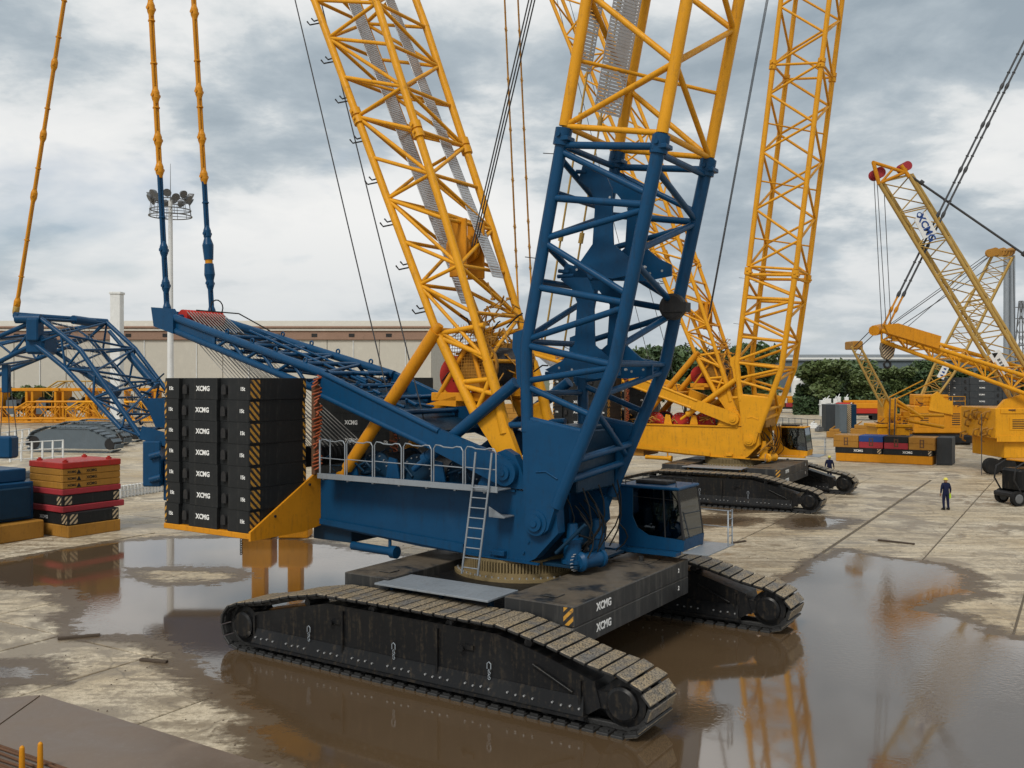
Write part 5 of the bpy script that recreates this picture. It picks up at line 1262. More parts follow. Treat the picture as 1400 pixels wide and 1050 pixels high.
# railings
def railing(label, p, q, h_, n_, mt_='white'):
    t_ = thing('railing', label, 'railing', tuple(p)); d_ = V3(q) - V3(p)
    for i in range(n_ + 1):
        mb = MB(); c_ = d_ * (i / n_); mb.box(c_.x - .07, c_.x + .07, c_.y - .07, c_.y + .07, 0, h_, .01); part('post', mb, M[mt_], t_)
    for z_ in (h_ - .05, h_ * .55, h_ * .12):
        mb = MB(); mb.tube(V3((0, 0, z_)), d_ + V3((0, 0, z_)), .05, n=6); part('rail', mb, M[mt_], t_)
railing('white railing behind the slab stack at the left', gp(14, 632), gp(86, 627), 1.7, 5)
railing('low white barrier between slab stack and counterweights', gp(164, 681), gp(228, 671), .75, 14)
railing('white railing by the spare crawler frames', gp(0, 620), gp(40, 612), 2.0, 4)
# low bushes at left in front of the warehouse
def leaf_mesh(nm, seed, rx, rz_, n_, s_, mt_):
    rg = random.Random(seed); v = []; f = []
    cl = [(rg.uniform(-.62, .62) * rx, rg.uniform(-.62, .62) * rx, rz_ * rg.uniform(.25, 1.45), rg.uniform(.28, .5) * rx) for _ in range(16)]
    for i in range(n_):
        cx0, cy0, cz0, cr = cl[i % len(cl)]
        d_ = V3((rg.gauss(0, 1), rg.gauss(0, 1), rg.gauss(0, 1))).normalized() * cr * (rg.random() ** .45)
        c_ = V3((cx0, cy0, cz0)) + V3((d_.x, d_.y, d_.z * .75)); u = V3((rg.gauss(0, 1), rg.gauss(0, 1), rg.gauss(0, .6))).normalized(); w_ = u.cross(V3((rg.gauss(0, 1), rg.gauss(0, 1), rg.gauss(0, 1)))).normalized(); k = s_ * rg.uniform(.5, 1.3)
        b_ = len(v); v += [tuple(c_ - u * k), tuple(c_ + w_ * k * .5), tuple(c_ + u * k), tuple(c_ - w_ * k * .5)]; f.append((b_, b_ + 1, b_ + 2, b_ + 3))
    me = bpy.data.meshes.new(nm); me.from_pydata(v, [], f); me.materials.append(M[mt_]); return me
crowns = [leaf_mesh('crown', 20 + i, 3.4, 3.2, 4200, .34, ('leaf', 'leaf2', 'leaf3', 'leaf')[i]) for i in range(4)]
def trunk_mesh(h_, seed):
    rg = random.Random(seed); mb = MB(); p = V3((0, 0, 0)); r_ = .22
    for i in range(5):
        q = p + V3((rg.uniform(-.15, .15), rg.uniform(-.15, .15), h_ / 5)); mb.tube(p, q, r_, r_ * .85, 8); r_ *= .85; p = q
        if i > 1:
            a_ = rg.uniform(0, 6.28); mb.tube(q, q + V3((1.4 * math.cos(a_), 1.4 * math.sin(a_), 1.3)), r_ * .6, .04, 6)
    return mb.mesh('trunk', M['bark'])
trunks = [trunk_mesh(5.0, i) for i in range(3)]
def tree(nm, label, x, y, h_, i, grp, wide=1.0):
    t_ = thing(nm, label, 'tree', (x, y, 0), rn.uniform(0, 360), grp); k = h_ / 9.0
    o = part('trunk', trunks[i % 3], None, t_); o.scale = (k, k, k)
    o = part('crown', crowns[i % 4], None, t_); o.location = (0, 0, 2.6 * k); o.scale = (k * wide, k * wide, k)
ORD = ['first', 'second', 'third', 'fourth', 'fifth', 'sixth', 'seventh', 'eighth', 'ninth', 'tenth', 'eleventh', 'twelfth', 'thirteenth', 'fourteenth', 'fifteenth', 'sixteenth', 'seventeenth', 'eighteenth', 'nineteenth', 'twentieth', 'twenty-first', 'twenty-second', 'twenty-third', 'twenty-fourth', 'twenty-fifth', 'twenty-sixth', 'twenty-seventh', 'twenty-eighth', 'twenty-ninth', 'thirtieth']
for i in range(5):
    p = wp(8 + i * 17, 513, 156); tree('bush', f'{ORD[i]} rounded dark bush from the left, before the warehouse', p.x, p.y, 6.0 + rn.uniform(-.6, .6), i, 'bushes before the warehouse', 1.1)
xs = [1098 + i * 13.2 for i in range(25)]
for i, px in enumerate(xs):
    Y_ = 185 + 16 * (i % 2) + rn.uniform(-5, 5); p = wp(px, 513, Y_); tree('dark_tree', f'{ORD[i]} dark tree from the left in the row behind the right yard', p.x, p.y, rn.choice((6.4, 7.5, 8.8, 9.6, 10.4, 11.8)), i, 'tree row behind the right yard', rn.uniform(.8, 1.25))
for i, px in enumerate((850, 868, 884, 900, 916, 938, 962, 985, 1010, 1032)):
    Y_ = 150 + rn.uniform(-8, 8); p = wp(px, 513, Y_); tree('green_tree', f'{ORD[i]} tall tree from the left in the clump behind the yellow crane', p.x, p.y, rn.uniform(12.2, 14.2), i + 1, 'tree clump behind the yellow crane', .9)
# undergrowth that closes the foot of the row
rg = random.Random(77); v = []; f = []
for i in range(26000):
    px = rg.uniform(1085, 1420); Y_ = rg.uniform(178, 192); p = wp(px, 513, Y_); z_ = rg.random() ** 1.4 * 3.4; c_ = V3((p.x, p.y, z_)); u = V3((rg.gauss(0, 1), rg.gauss(0, 1), rg.gauss(0, .6))).normalized(); w_ = u.cross(V3((rg.gauss(0, 1), rg.gauss(0, 1), rg.gauss(0, 1)))).normalized(); k = rg.uniform(.2, .5)
    b_ = len(v); v += [tuple(c_ - u * k), tuple(c_ + w_ * k * .6), tuple(c_ + u * k), tuple(c_ - w_ * k * .6)]; f.append((b_, b_ + 1, b_ + 2, b_ + 3))
me = bpy.data.meshes.new('undergrowth'); me.from_pydata(v, [], f); me.materials.append(M['leaf']); o = bpy.data.objects.new('undergrowth', me); link(o); tag(o, 'dense dark undergrowth along the foot of the tree row', 'undergrowth', kind='stuff')
# far shed and poles
fs_ = thing('far_shed', 'very long pale grey shed on the horizon at right', 'building', tuple(wp(1250, 513, 420)[:2]) + (0,), -3)
mb = MB(); mb.box(-65, 110, 0, 40, 0, 13.8); part('wall', mb, M['hull'], fs_)
mb = MB(); mb.box(-66, 111, -1, 41, 13.8, 16.8, .3); part('roof', mb, M['grey'], fs_)
mb = MB(); mb.box(-66, 111, -1.2, -1.05, 14.6, 15.4); part('roof_trim', mb, M['white'], fs_)
for k, px in enumerate((1376, 1384)):
    p = wp(px, 513, 130); mb = MB(); mb.tube((0, 0, 0), (0, 0, 24), .42, .36, 12); mb.box(-.7, .7, -.7, .7, 0, .1)
    solo('pole', mb, M['grey'], ('left' if k == 0 else 'right') + ' of the two tall pale poles at the right edge', 'pole', (p.x, p.y, 0), group='pale poles at the right edge')
p = wp(1396, 513, 210); py_ = thing('pylon', 'thin lattice power pylon at the right edge', 'pylon', (p.x, p.y, 0))
C4 = [[V3((sx_ * (1.6 - 1.3 * i / 8), sy_ * (1.6 - 1.3 * i / 8), 24 * i / 8)) for i in range(9)] for sx_, sy_ in ((-1, -1), (1, -1), (1, 1), (-1, 1))]
lattice(py_, C4, .12, .07, M['lamp'], M['lamp'], H=(8,), indiv=False, n=6)
for z_ in (14, 17, 20, 22.5):
    mb = MB(); mb.box(-2.6, 2.6, -.1, .1, z_, z_ + .2); part('cross_arm', mb, M['lamp'], py_)
# ------------------------------------------------------------------ right-hand yellow crane with sign boards
def lat4(par, pts, n_, r_ch, r_br, mt_, H=None, n=6, flip=0):
    C4 = [levels(q, n_) for q in pts]; lattice(par, C4, r_ch, r_br, M[mt_], M[mt_], H=tuple(range(0, n_ + 1, 2)) if H is None else H, indiv=False, n=n, flip=flip)
YD = 74.0
D_ = thing('crawler_crane', 'yellow crane with a sign board on its boom and a striped hook block', 'crane', tuple(wp(1420, 513, YD)[:2]) + (0,))
od = V3(D_.location)
def ld(px, py, Y_=YD): return wp(px, py, Y_) - od
bmD = bpy.data.objects.new('boom', None); link(bmD, D_)
lat4(bmD, [[ld(1202, 250, 73), ld(1398, 572, 73)], [ld(1243, 240, 73), ld(1440, 566, 73)], [ld(1246, 238, 75), ld(1440, 556, 75)], [ld(1206, 248, 75), ld(1400, 560, 75)]], 15, .15, .05, 'pale_yellow', flip=1)
lat4(bmD, [[ld(1398, 572, 73), ld(1428, 602, 73.6)], [ld(1440, 566, 73), ld(1434, 602, 73.6)], [ld(1440, 556, 75), ld(1434, 600, 74.4)], [ld(1400, 560, 75), ld(1428, 600, 74.4)]], 2, .16, .07, 'amber')
mb = MB()
for Y_ in (73, 75):
    for (a_, b_, r_) in (((1202, 252), (1194, 222), .16), ((1194, 222), (1238, 236), .14), ((1243, 242), (1232, 226), .16), ((1204, 250), (1236, 236), .12), ((1220, 232), (1206, 248), .1)): mb.tube(ld(*a_, Y_), ld(*b_, Y_), r_, n=8)
mb.tube(ld(1194, 222, 72.9), ld(1194, 222, 75.1), .14, n=8); mb.tube(ld(1238, 232, 72.9), ld(1238, 232, 75.1), .14, n=8)
part('boom_head', mb, M['amber'], bmD)
for (px, py, r_) in ((1199, 238, .42), (1236, 229, .36)):
    mb = MB(); c_ = ld(px, py, 74)
    for q in range(4): mb.lathe(c_ + V3((0, -.6 + q * .4, 0)), 'y', [(-.10, r_), (0, r_ * .8), (.10, r_)], 18); mb.cut()
    part('head_sheave', mb, M['crimson'], bmD)
def sign(par, pts4, lab, txt, mt_txt, size, tri, Yt):
    a_, b_, c_, d_ = pts4; mb = MB(); nrm = V3((0, .06, 0)); mb.hexa([d_, c_, c_ + nrm, d_ + nrm, a_, b_, b_ + nrm, a_ + nrm]); s_ = part('sign_board', mb, M['white'], par, lab)
    cen = (a_ + b_ + c_ + d_) / 4; dx = ((d_ - a_) + (c_ - b_)) / 2; an = math.atan2(dx.z, dx.x)
    if txt:
        letter(txt, size, mt_txt, s_, cen + V3((0, -.012, 0)) + V3((math.cos(an), 0, math.sin(an))) * size * .25, (R(90), -an, 0))
    return s_, cen, an
s_, cen, an = sign(bmD, [ld(1250, 300, 72.75), ld(1265, 289, 72.75), ld(1281, 318, 72.75), ld(1263, 327, 72.75)], 'white sign board with blue lettering', 'XCMG', 'bluelet', .78, False, 72.7)
mb = MB(); c_ = cen - V3((math.cos(an), 0, math.sin(an))) * .95; mb.tri_strip_torus(c_ + V3((0, -.02, 0)), .17, .04, 'y', 14, 5); part('emblem', mb, M['bluelet'], s_)
s_, cen, an = sign(bmD, [ld(1352, 486, 72.75), ld(1366, 477, 72.75), ld(1383, 506, 72.75), ld(1370, 514, 72.75)], 'white sign board with a black triangle', '', 'blacklet', .5, True, 72.7)
mb = MB(); ex = V3((math.cos(an), 0, math.sin(an))); ez = V3((-math.sin(an), 0, math.cos(an)))
c_ = cen - ex * .75
for (t0, t1, t2) in (((-.22, -.2), (.22, -.2), (0, .25)),):
    q = [c_ + ex * (z * -1) * -1 * 0 + ex * y + ez * z for y, z in (t0, t1, t2)]
    k = len(mb.v); mb.v += [tuple(p + V3((0, -.015, 0))) for p in q]; mb.face([k, k + 1, k + 2])
part('emblem', mb, M['blacklet'], s_)
mb = MB()
for q in range(5):
    c_ = cen + ex * (-.25 + q * .27); 
    for (dx, dz, w_, h_) in ((0, .10, .10, .02), (0, -.08, .10, .02), (-.03, 0, .02, .12), (.05, 0, .02, .1), (0, .02, .08, .018)):
        p0 = c_ + ex * dx + ez * dz; k = len(mb.v); mb.v += [tuple(p0 + ex * sx_ * w_ + ez * sz_ * h_ + V3((0, -.015, 0))) for sx_, sz_ in ((-1, -1), (1, -1), (1, 1), (-1, 1))]; mb.face([k, k + 1, k + 2, k + 3])
part('lettering', mb, M['blacklet'], s_)
gD = bpy.data.objects.new('gantry', None); link(gD, D_)
lat4(gD, [[ld(1205, 452, 72), ld(1420, 520, 70)], [ld(1212, 450, 75), ld(1430, 512, 74)], [ld(1215, 460, 75), ld(1430, 530, 74)], [ld(1205, 466, 72), ld(1420, 545, 70)]], 12, .17, .065, 'yellow')
mb = MB(); mb.prism([(ld(1187, 447).x, ld(1187, 447).z), (ld(1205, 445).x, ld(1205, 445).z), (ld(1262, 462).x, ld(1262, 462).z), (ld(1258, 478).x, ld(1258, 478).z), (ld(1192, 458).x, ld(1192, 458).z)], 'xz', -3.2, -2.9); part('head_plate', mb, M['amber'], gD)
mb = MB(); a_, b_ = ld(1195, 452, 71.5), ld(1208, 449, 75.3); mb.tube(a_, b_, .4, n=10); part('gantry_head', mb, M['amber'], gD)
for dx in (0, 7):
    p = pendant(D_, ld(1206 + dx, 448, 73.5), ld(1398 + dx + 60, 60 - 120, 73.5), [12.6, 13.8, 17.5, 20.0, 23.5, 27.0, 30.0], M['amber'], M['rope'], 13.9)
mb = MB(); mb.tube(ld(1238, 236, 74), ld(1470, 396, 74), .09, n=6); mb.tube(ld(1258, 248, 74), ld(1262, 251, 74), .2, n=8); mb.tube(ld(1398, 346, 74), ld(1403, 349, 74), .22, n=8); part('jib_pendant', mb, M['rope'], D_)
for (a_, b_) in (((1236, 232), (1352, 420)), ((1352, 420), (1402, 490)), ((1208, 452), (1350, 352)), ((1213, 458), (1352, 366)), ((1190, 452), (1168, 474)), ((1194, 458), (1172, 478))):
    mb = MB(); mb.tube(ld(*a_, 74), ld(*b_, 76), .035, n=5); part('stay_rope', mb, M['rope'], D_)
base = MB(); base.box(ld(1332, 0).x, ld(1332, 0).x + 12, -3.3, 2.2, ld(0, 596).z, ld(0, 556).z, .06); bs = part('superstructure', base, M['yellow'], D_)
mb = MB(); mb.box(ld(1346, 0).x, ld(1346, 0).x + 10, -3.0, 2.0, ld(0, 622).z, ld(0, 597).z, .05); part('lower_frame', mb, M['yellow'], D_)
mb = MB(); mb.prism([(ld(1335, 556).x, ld(0, 556).z), (ld(1345, 545).x, ld(0, 545).z), (ld(1385, 533).x, ld(0, 533).z), (ld(1420, 535).x, ld(0, 535).z), (ld(1420, 556).x, ld(0, 556).z)], 'xz', -3.2, -2.9); part('side_plate', mb, M['yellow'], bs)
mb = MB(); mb.box(ld(1333, 0).x, ld(1420, 0).x, -3.36, -3.3, ld(0, 600).z, ld(0, 592).z, .01); mb.box(ld(1338, 0).x, ld(1420, 0).x, -3.36, -3.3, ld(0, 563).z, ld(0, 557).z, .01); part('trim_beam', mb, M['yellow'], bs)
mb = MB(); bx0 = ld(1332, 0).x
for k in range(16):
    zz = ld(0, rn.uniform(558, 594)).z; yy = rn.uniform(-3.0, 1.5); mb.path([(bx0 - .02, yy, zz), (bx0 - .35, yy + .1, zz - .1), (bx0 - .3, yy + .3, zz - .5), (bx0 - .02, yy + .4, zz - .6)], .07, 5)
part('pipework', mb, M['ochre'], bs)
mb = MB(); mb.box(ld(1390, 0).x, ld(1390, 0).x + 9, -2.0, 1.2, 0, 1.0, .3); part('undercarriage', mb, M['black'], D_)
for (px, py) in ((1356, 628), (1376, 630)):
    c_ = ld(px, py, 71.5); mb = MB(); mb.lathe((c_.x, c_.y, max(.62, c_.z * 0 + .62)), 'y', [(-.3, .45), (-.28, .62), (.28, .62), (.3, .45)], 20); part('wheel', mb, M['rubber'], D_)
mb = MB(); a_ = ld(1342, 566, 70.5); mb.tube(a_, V3((a_.x, a_.y, .05)), .03, n=5); part('hanging_rope', mb, M['rope'], D_)
hkD = thing('hook_block', 'black and cream striped hook block hanging from the right yellow crane', 'hook block', tuple(wp(1213, 513, 72.5)[:2]) + (0,)); oh = V3(hkD.location)
cz = wp(1213, 478, 72.5).z
mb = MB(); mb.prism([(-.45, cz + .55), (.45, cz + .55), (.52, cz + .1), (.38, cz - .55), (.15, cz - .75), (-.15, cz - .75), (-.38, cz - .55), (-.52, cz + .1)], 'xz', -.25, .25); part('block_body', mb, M['hazardw'], hkD)
mb = MB(); mb.tri_strip_torus((0, 0, cz - 1.15), .25, .09, 'y', 14, 6); mb.tube((0, 0, cz - .7), (0, 0, cz - .95), .12, n=8); part('hook', mb, M['dark'], hkD)
for (px, dx) in ((1195, -.35), (1199, 0.0), (1208, .35)):
    a_ = wp(px, 246, 73.5) - oh; mb = MB(); mb.tube(a_, (dx, 0, cz + .5), .03, n=5); part('hoist_rope', mb, M['rope'], hkD)
# ------------------------------------------------------------------ far crane with its boom leaning right
YE = 104.0
E_ = thing('lattice_crane', 'distant pale yellow crane with a boom leaning to the right', 'crane', tuple(wp(1270, 513, YE)[:2]) + (0,)); oe = V3(E_.location)
def le(px, py, Y_=YE): return wp(px, py, Y_) - oe
bmE = bpy.data.objects.new('boom', None); link(bmE, E_)
lat4(bmE, [[le(1256, 548), le(1276, 502), le(1356, 350)], [le(1272, 555), le(1306, 508), le(1384, 352)], [le(1275, 553, 107), le(1308, 506, 107), le(1386, 350, 107)], [le(1260, 546, 107), le(1278, 500, 107), le(1358, 348, 107)]], 18, .13, .05, 'pale_yellow')
mb = MB()
for k in range(9): mb.lathe(le(1353 + k * 3.6, 346 - (k % 3), 103 + .5 * k), 'y', [(-.15, .45), (0, .36), (.15, .45)], 12)
mb.tube(le(1350, 345, 103), le(1388, 341, 107), .2, n=8); part('boom_head', mb, M['ochre'], bmE)
s_, cen, an = sign(bmE, [le(1281, 515, 103.6), le(1290, 519, 103.6), le(1300, 498, 103.6), le(1292, 494, 103.6)], 'small white sign board', '', 'blacklet', .4, True, 0)
mb = MB(); ex = V3((math.cos(an), 0, math.sin(an))); ez = V3((-math.sin(an), 0, math.cos(an)))
for q in range(4):
    c_ = cen + ex * (-.6 + q * .4); k = len(mb.v); mb.v += [tuple(c_ + ex * a_ * .12 + ez * b_ * .16 + V3((0, -.02, 0))) for a_, b_ in ((-1, -1), (1, -1), (.4, 1), (-.6, 1))]; mb.face([k, k + 1, k + 2, k + 3])
part('lettering', mb, M['bluelet'], s_)
for (a_, b_) in (((1352, 346), (1205, 452)), ((1356, 348), (1216, 468)), ((1385, 345), (1388, 500))):
    mb = MB(); mb.tube(le(*a_), le(*b_), .04, n=5); part('stay_rope', mb, M['rope'], E_)
mb = MB(); a_ = le(1240, 0); mb.box(a_.x, a_.x + 5.5, -2, 2, 1.2, 4.2, .1); mb.box(a_.x + 1, a_.x + 3.8, -1.8, 1.8, 4.2, 5.4, .1); part('superstructure', mb, M['amber'], E_)
mb = MB(); mb.box(a_.x - .6, a_.x + 6, -2.6, -1.2, 0, 1.1, .25); mb.box(a_.x - .6, a_.x + 6, 1.2, 2.6, 0, 1.1, .25); part('undercarriage', mb, M['black'], E_)
mb = MB(); mb.prism([(le(1258, 560).x, le(0, 560).z), (le(1262, 540).x, le(0, 540).z), (le(1270, 535).x, le(0, 535).z), (le(1280, 545).x, le(0, 545).z), (le(1290, 548).x, le(0, 548).z), (le(1290, 566).x, le(0, 566).z)], 'xz', -2.2, -1.9); part('side_plate', mb, M['yellow'], E_)
# ------------------------------------------------------------------ small tower crane part in the middle of the right yard
YP = 86.0
P_ = thing('mast_tower', 'yellow mast tower with a leaning lattice arm behind the coloured blocks', 'crane', tuple(wp(1215, 513, YP)[:2]) + (0,)); op = V3(P_.location)
def lp_(px, py, Y_=YP): return wp(px, py, Y_) - op
arm = bpy.data.objects.new('arm', None); link(arm, P_)
lat4(arm, [[lp_(1164, 474, 85), lp_(1206, 556, 85)], [lp_(1174, 470, 85), lp_(1216, 548, 85)], [lp_(1174, 470, 87), lp_(1216, 548, 87)], [lp_(1164, 474, 87), lp_(1206, 556, 87)]], 9, .11, .05, 'pale_yellow')
mb = MB(); q = lp_(1168, 472, 86); mb.box(q.x - .5, q.x + .4, -1.1, 1.1, q.z - .4, q.z + .35, .08); part('arm_head', mb, M['ochre'], arm)
mb = MB(); q = lp_(1216, 0); mb.box(q.x - .8, q.x + .4, -.8, .8, .6, lp_(0, 545).z, .06); mb.box(q.x - 1.6, q.x + 1.3, -1.4, 1.4, .5, lp_(0, 582).z, .08); mb.box(q.x - 1.8, q.x + 1.5, -1.5, 1.5, lp_(0, 583).z, lp_(0, 579).z, .03); part('tower', mb, M['yellow'], P_)
for (a_, b_, r_) in (((1222, 545), (1262, 572), .16), ((1224, 568), (1290, 568), .16), ((1224, 572), (1290, 584), .16), ((1214, 548), (1252, 566), .12), ((1212, 545), (1262, 520), .06), ((1220, 548), (1300, 510), .06)):
    mb = MB(); mb.tube(lp_(*a_), lp_(*b_), r_, n=8); part('strut', mb, M['yellow'], P_)
for px in (1217, 1224):
    mb = MB(); mb.tube(lp_(px, 545, 83.5), lp_(px - 2, 625, 83.5), .05, n=6); part('rope', mb, M['rope'], P_)
mb = MB()
for k in range(22):
    p = lp_(rn.uniform(1200, 1245), rn.uniform(560, 598), rn.uniform(84, 87)); s2 = rn.uniform(.1, .35); mb.box(p.x - s2, p.x + s2, p.y - s2, p.y + s2, p.z - s2, p.z + s2, .02)
part('fitting', mb, M['amber'], P_)
mb = MB(); mb.box(q.x - 3.2, q.x + 5.0, -2, 2.2, 0, .55, .05); part('support_frame', mb, M['black'], P_)
# ------------------------------------------------------------------ coloured ballast row
p0 = gp(1141, 630); FRr = Matrix.Translation((p0.x, p0.y, 0)) @ Matrix.Rotation(R(-31.4), 4, 'Z')
def rowb(nm, label, cat, bx, mt_, grp='ballast row in the right yard', c=.03):
    mb = MB(); mb.box(*bx, c); o = part(nm, mb, M[mt_]); o.matrix_world = FRr; return tag(o, label, cat, grp)
rowb('base_block', 'long amber base under the coloured ballast row', 'base', (0.1, 7.9, 0, 2.6, .004, .72), 'amber')
for k in range(2):
    o = rowb('counterweight_slab', ('left' if k == 0 else 'right') + ' black slab on the long amber base in the right yard', 'counterweight', (.05 + k * 3.97, 3.95 + k * 3.97, -.02, 2.6, .725, 1.22), 'slab')
    letter('XCMG', .26, 'letter', o, (2.0 + k * 3.97, -.026, .97), NEAR)
    mb = MB(); mb.box(.1 + k * 3.5 + (0 if k else 3.45), .35 + k * 3.5 + (0 if k else 3.45), -.025, -.021, .76, 1.18); mb.box(3.6 + k * 3.97, 3.85 + k * 3.97, -.0262, -.0212, .76, 1.18); part('hazard_stripe', mb, M['hazardw'], o)
for k, (a_, b_, m1_, m2_, nm) in enumerate(((-.1, 2.0, 'ochre', 'ochre', 'leftmost ochre block on the ballast row'), (2.05, 4.0, 'crimson', 'bluelet', 'red block with a dark blue upper half on the ballast row'), (4.1, 6.0, 'crimson', 'slab', 'maroon block beside the blue topped one on the ballast row'), (6.05, 8.1, 'ochre', 'ochre', 'rightmost ochre block on the ballast row'))):
    o = rowb('ballast_block', nm, 'ballast', (a_, b_, -.03, 2.5, 1.225, 1.75), m1_)
    mb = MB(); mb.box(a_, b_, -.03, 2.5, 1.755, 2.28, .03); part('upper_slab', mb, M[m2_], o)
    mb = MB(); mc_ = (a_ + b_) / 2
    for dx in (-.16, .1): mb.box(mc_ + dx, mc_ + dx + .09, -.036, -.031, 1.4, 2.1)
    for z_ in (1.42, 1.72, 2.0): mb.box(mc_ - .16, mc_ + .19, -.038, -.0305, z_, z_ + .07)
    part('mark', mb, M['rust'], o)
mb = MB(); mb.box(8.15, 9.3, .6, 3.0, .004, 2.3, .04); o = part('grey_block', mb, M['greyslab']); o.matrix_world = FRr; tag(o, 'dark grey block closing the right end of the ballast row', 'ballast', 'ballast row in the right yard')
# ------------------------------------------------------------------ tall grey slab stack at right
FG = Matrix.Translation(tuple(wp(1340, 513, 106)[:2]) + (0,)) @ Matrix.Rotation(R(-12), 4, 'Z')
for q in range(8):
    cw_slab(FG, rn.uniform(-.02, .02), 0, 1.2 + q * .755, 7.3, 3.2, .745, 0, f'{("lowest", "second from bottom", "third from bottom", "fourth from bottom", "fourth from top", "third from top", "second from top", "topmost")[q]} grey slab in the tall stack at right', 'tall grey slab stack at right', mat='greyslab', hz='hazardw')
mb = MB(); mb.box(-4.5, 4.5, -2.2, 2.0, .004, 1.19, .05); o = part('stack_base', mb, M['rust']); o.matrix_world = FG; tag(o, 'rusty brown base under the tall grey slab stack', 'base')
# ------------------------------------------------------------------ yard clutter behind the yellow crane
for (px0, px1, py0, py1, mt_, lab, nm) in ((1129, 1148, 553, 590, 'greyslab', 'dark grey upright box at the left of the striped blocks', 'upright_box'), (1148, 1158, 553, 593, 'hull', 'blue grey upright box beside the striped corner', 'upright_box'), (1163, 1171, 553, 592, 'blue_dark', 'narrow dark blue upright box right of the stripes', 'upright_box')):
    a_ = gp(px0, py1); wd = (px1 - px0) / FPX * a_.y; h_ = (py1 - py0) / FPX * a_.y; mb = MB(); mb.box(0, wd, 0, 2.2, 0, h_, .04); mb.box(.1, wd - .1, -.05, 0, .2, h_ * .9, .01); solo(nm, mb, M[mt_], lab, 'box', (a_.x, a_.y, 0), -4, 'upright boxes in the right yard')
a_ = gp(1158, 592); mb = MB(); mb.box(0, .55, 0, 1.8, 0, 3.7, .03); solo('striped_block', mb, M['hazardw'], 'upright block covered in hazard stripes between two grey boxes', 'block', (a_.x, a_.y, 0), -4)
rg2 = random.Random(21)
for k in range(9):
    px = 1126 + k * 5.2 + rg2.uniform(-1, 1); a_ = wp(px, 552, 172); mb = MB(); w_ = .3 + rg2.uniform(0, .35); h_ = rg2.uniform(1.8, 3.6)
    mb.box(-w_, w_, -w_, w_, 0, h_, .04); mb.box(-w_ * 1.3, w_ * 1.3, -w_, w_, h_ * .7, h_ * .75); mb.tube((0, 0, h_), (w_ * .8, 0, h_ + .5), .08, n=5); solo('white_rack', mb, M['white'], f'{ORD[k]} from left of the small white racks before the trees', 'rack', (a_.x, a_.y, 0), rg2.uniform(-20, 20), 'white racks before the trees')
a_ = wp(1091, 550, 205); tk = thing('storage_tank', 'white upright storage tank behind the yellow crane', 'tank', (a_.x, a_.y, 0)); mb = MB(); mb.lathe((0, 0, 0), 'z', [(.3, 1.4), (6.4, 1.4), (7.0, 1.2), (7.4, .6), (7.5, .05)], 24); part('shell', mb, M['white'], tk)
mb = MB(); mb.lathe((.4, -1.33, 5.2), 'y', [(-.05, .3), (.05, .3)], 14); part('logo', mb, M['bluelet'], tk); mb = MB()
for q in range(3): mb.box(-.8 + q * .7, -.6 + q * .7, -.5, -.3, 0, .4)
part('leg', mb, M['lamp'], tk)
def truck(label, px, py, rz, mt_, ln=8.0, cabm='white', load=True):
    g_ = gp(px, py); t_ = thing('truck', label, 'truck', tuple(g_), rz, 'vehicles in the far right yard')
    mb = MB(); mb.box(-ln / 2, ln / 2, -1.1, 1.1, .75, 1.1, .04); part('chassis', mb, M['dark'], t_)
    mb = MB(); mb.box(ln / 2 - 2.0, ln / 2, -1.2, 1.2, 1.0, 2.9, .18); part('cab', mb, M[cabm], t_)
    mb = MB(); mb.box(ln / 2 - 1.7, ln / 2 + .02, -1.21, 1.21, 1.95, 2.6, .04); part('window', mb, M['glass'], t_)
    mb = MB(); mb.box(-ln / 2, ln / 2 - 2.2, -1.2, 1.2, 1.11, 1.9, .06); part('bed', mb, M[mt_], t_)
    if load:
        mb = MB(); mb.box(-ln / 2 + .4, ln / 2 - 2.6, -.9, .9, 1.9, 2.9, .1); mb.box(-ln / 2 - 1, ln / 2 - 1, -.3, .3, 2.9, 3.3, .05); part('load', mb, M['amber'], t_)
    for x in (-ln / 2 + .9, -ln / 2 + 2.1, ln / 2 - 1.0):
        for s_ in (-1, 1):
            mb = MB(); mb.lathe((x, s_ * 1.0, .5), 'y', [(-.16, .3), (-.15, .5), (.15, .5), (.16, .3)], 16); part('wheel', mb, M['rubber'], t_)
truck('dark lorry carrying an amber load behind the yellow crane', 1090, 564, 170, 'crimson', 9, 'ochre')
truck('red lorry with a pale cab nearest the coloured ballast row', 1178, 574, 175, 'red', 8, 'red')
truck('second red lorry parked further back in the right yard', 1186, 561, 178, 'crimson', 8, 'red', False)
truck('white lorry parked farthest back near the trees', 1195, 552, 172, 'hull', 9, 'white', False)
truck('small white truck standing behind the mast tower', 1268, 566, 5, 'grey', 7, 'white', False)
for k, (px, py, s2, mt_) in enumerate(((1140, 598, .8, 'ochre'), (1130, 570, .6, 'dark'), (1120, 590, .5, 'lamp'), (1176, 597, 1.1, 'ochre'), (1250, 592, .9, 'dark'), (1112, 586, .6, 'white'))):
    g_ = gp(px, py); mb = MB(); mb.box(-s2, s2, -s2 * .7, s2 * .7, 0, s2 * .9, .05); mb.box(-s2 * .6, s2 * .8, -s2 * .5, s2 * .5, s2 * .9, s2 * 1.3, .04); mb.tube((-s2 * .5, 0, s2 * 1.2), (s2 * .2, 0, s2 * 1.7), .08, n=6)
    solo('machine_part', mb, M[mt_], ('ochre machine part beside the grey boxes', 'small dark machine part in front of the white racks', 'grey machine part lying near the cab of the yellow crane', 'large ochre machine part behind the red block', 'dark machine part at the foot of the mast tower', 'small white machine part behind the yellow crane cab')[k], 'machine part', tuple(g_), rg2.uniform(-40, 40), 'loose parts in the right yard')
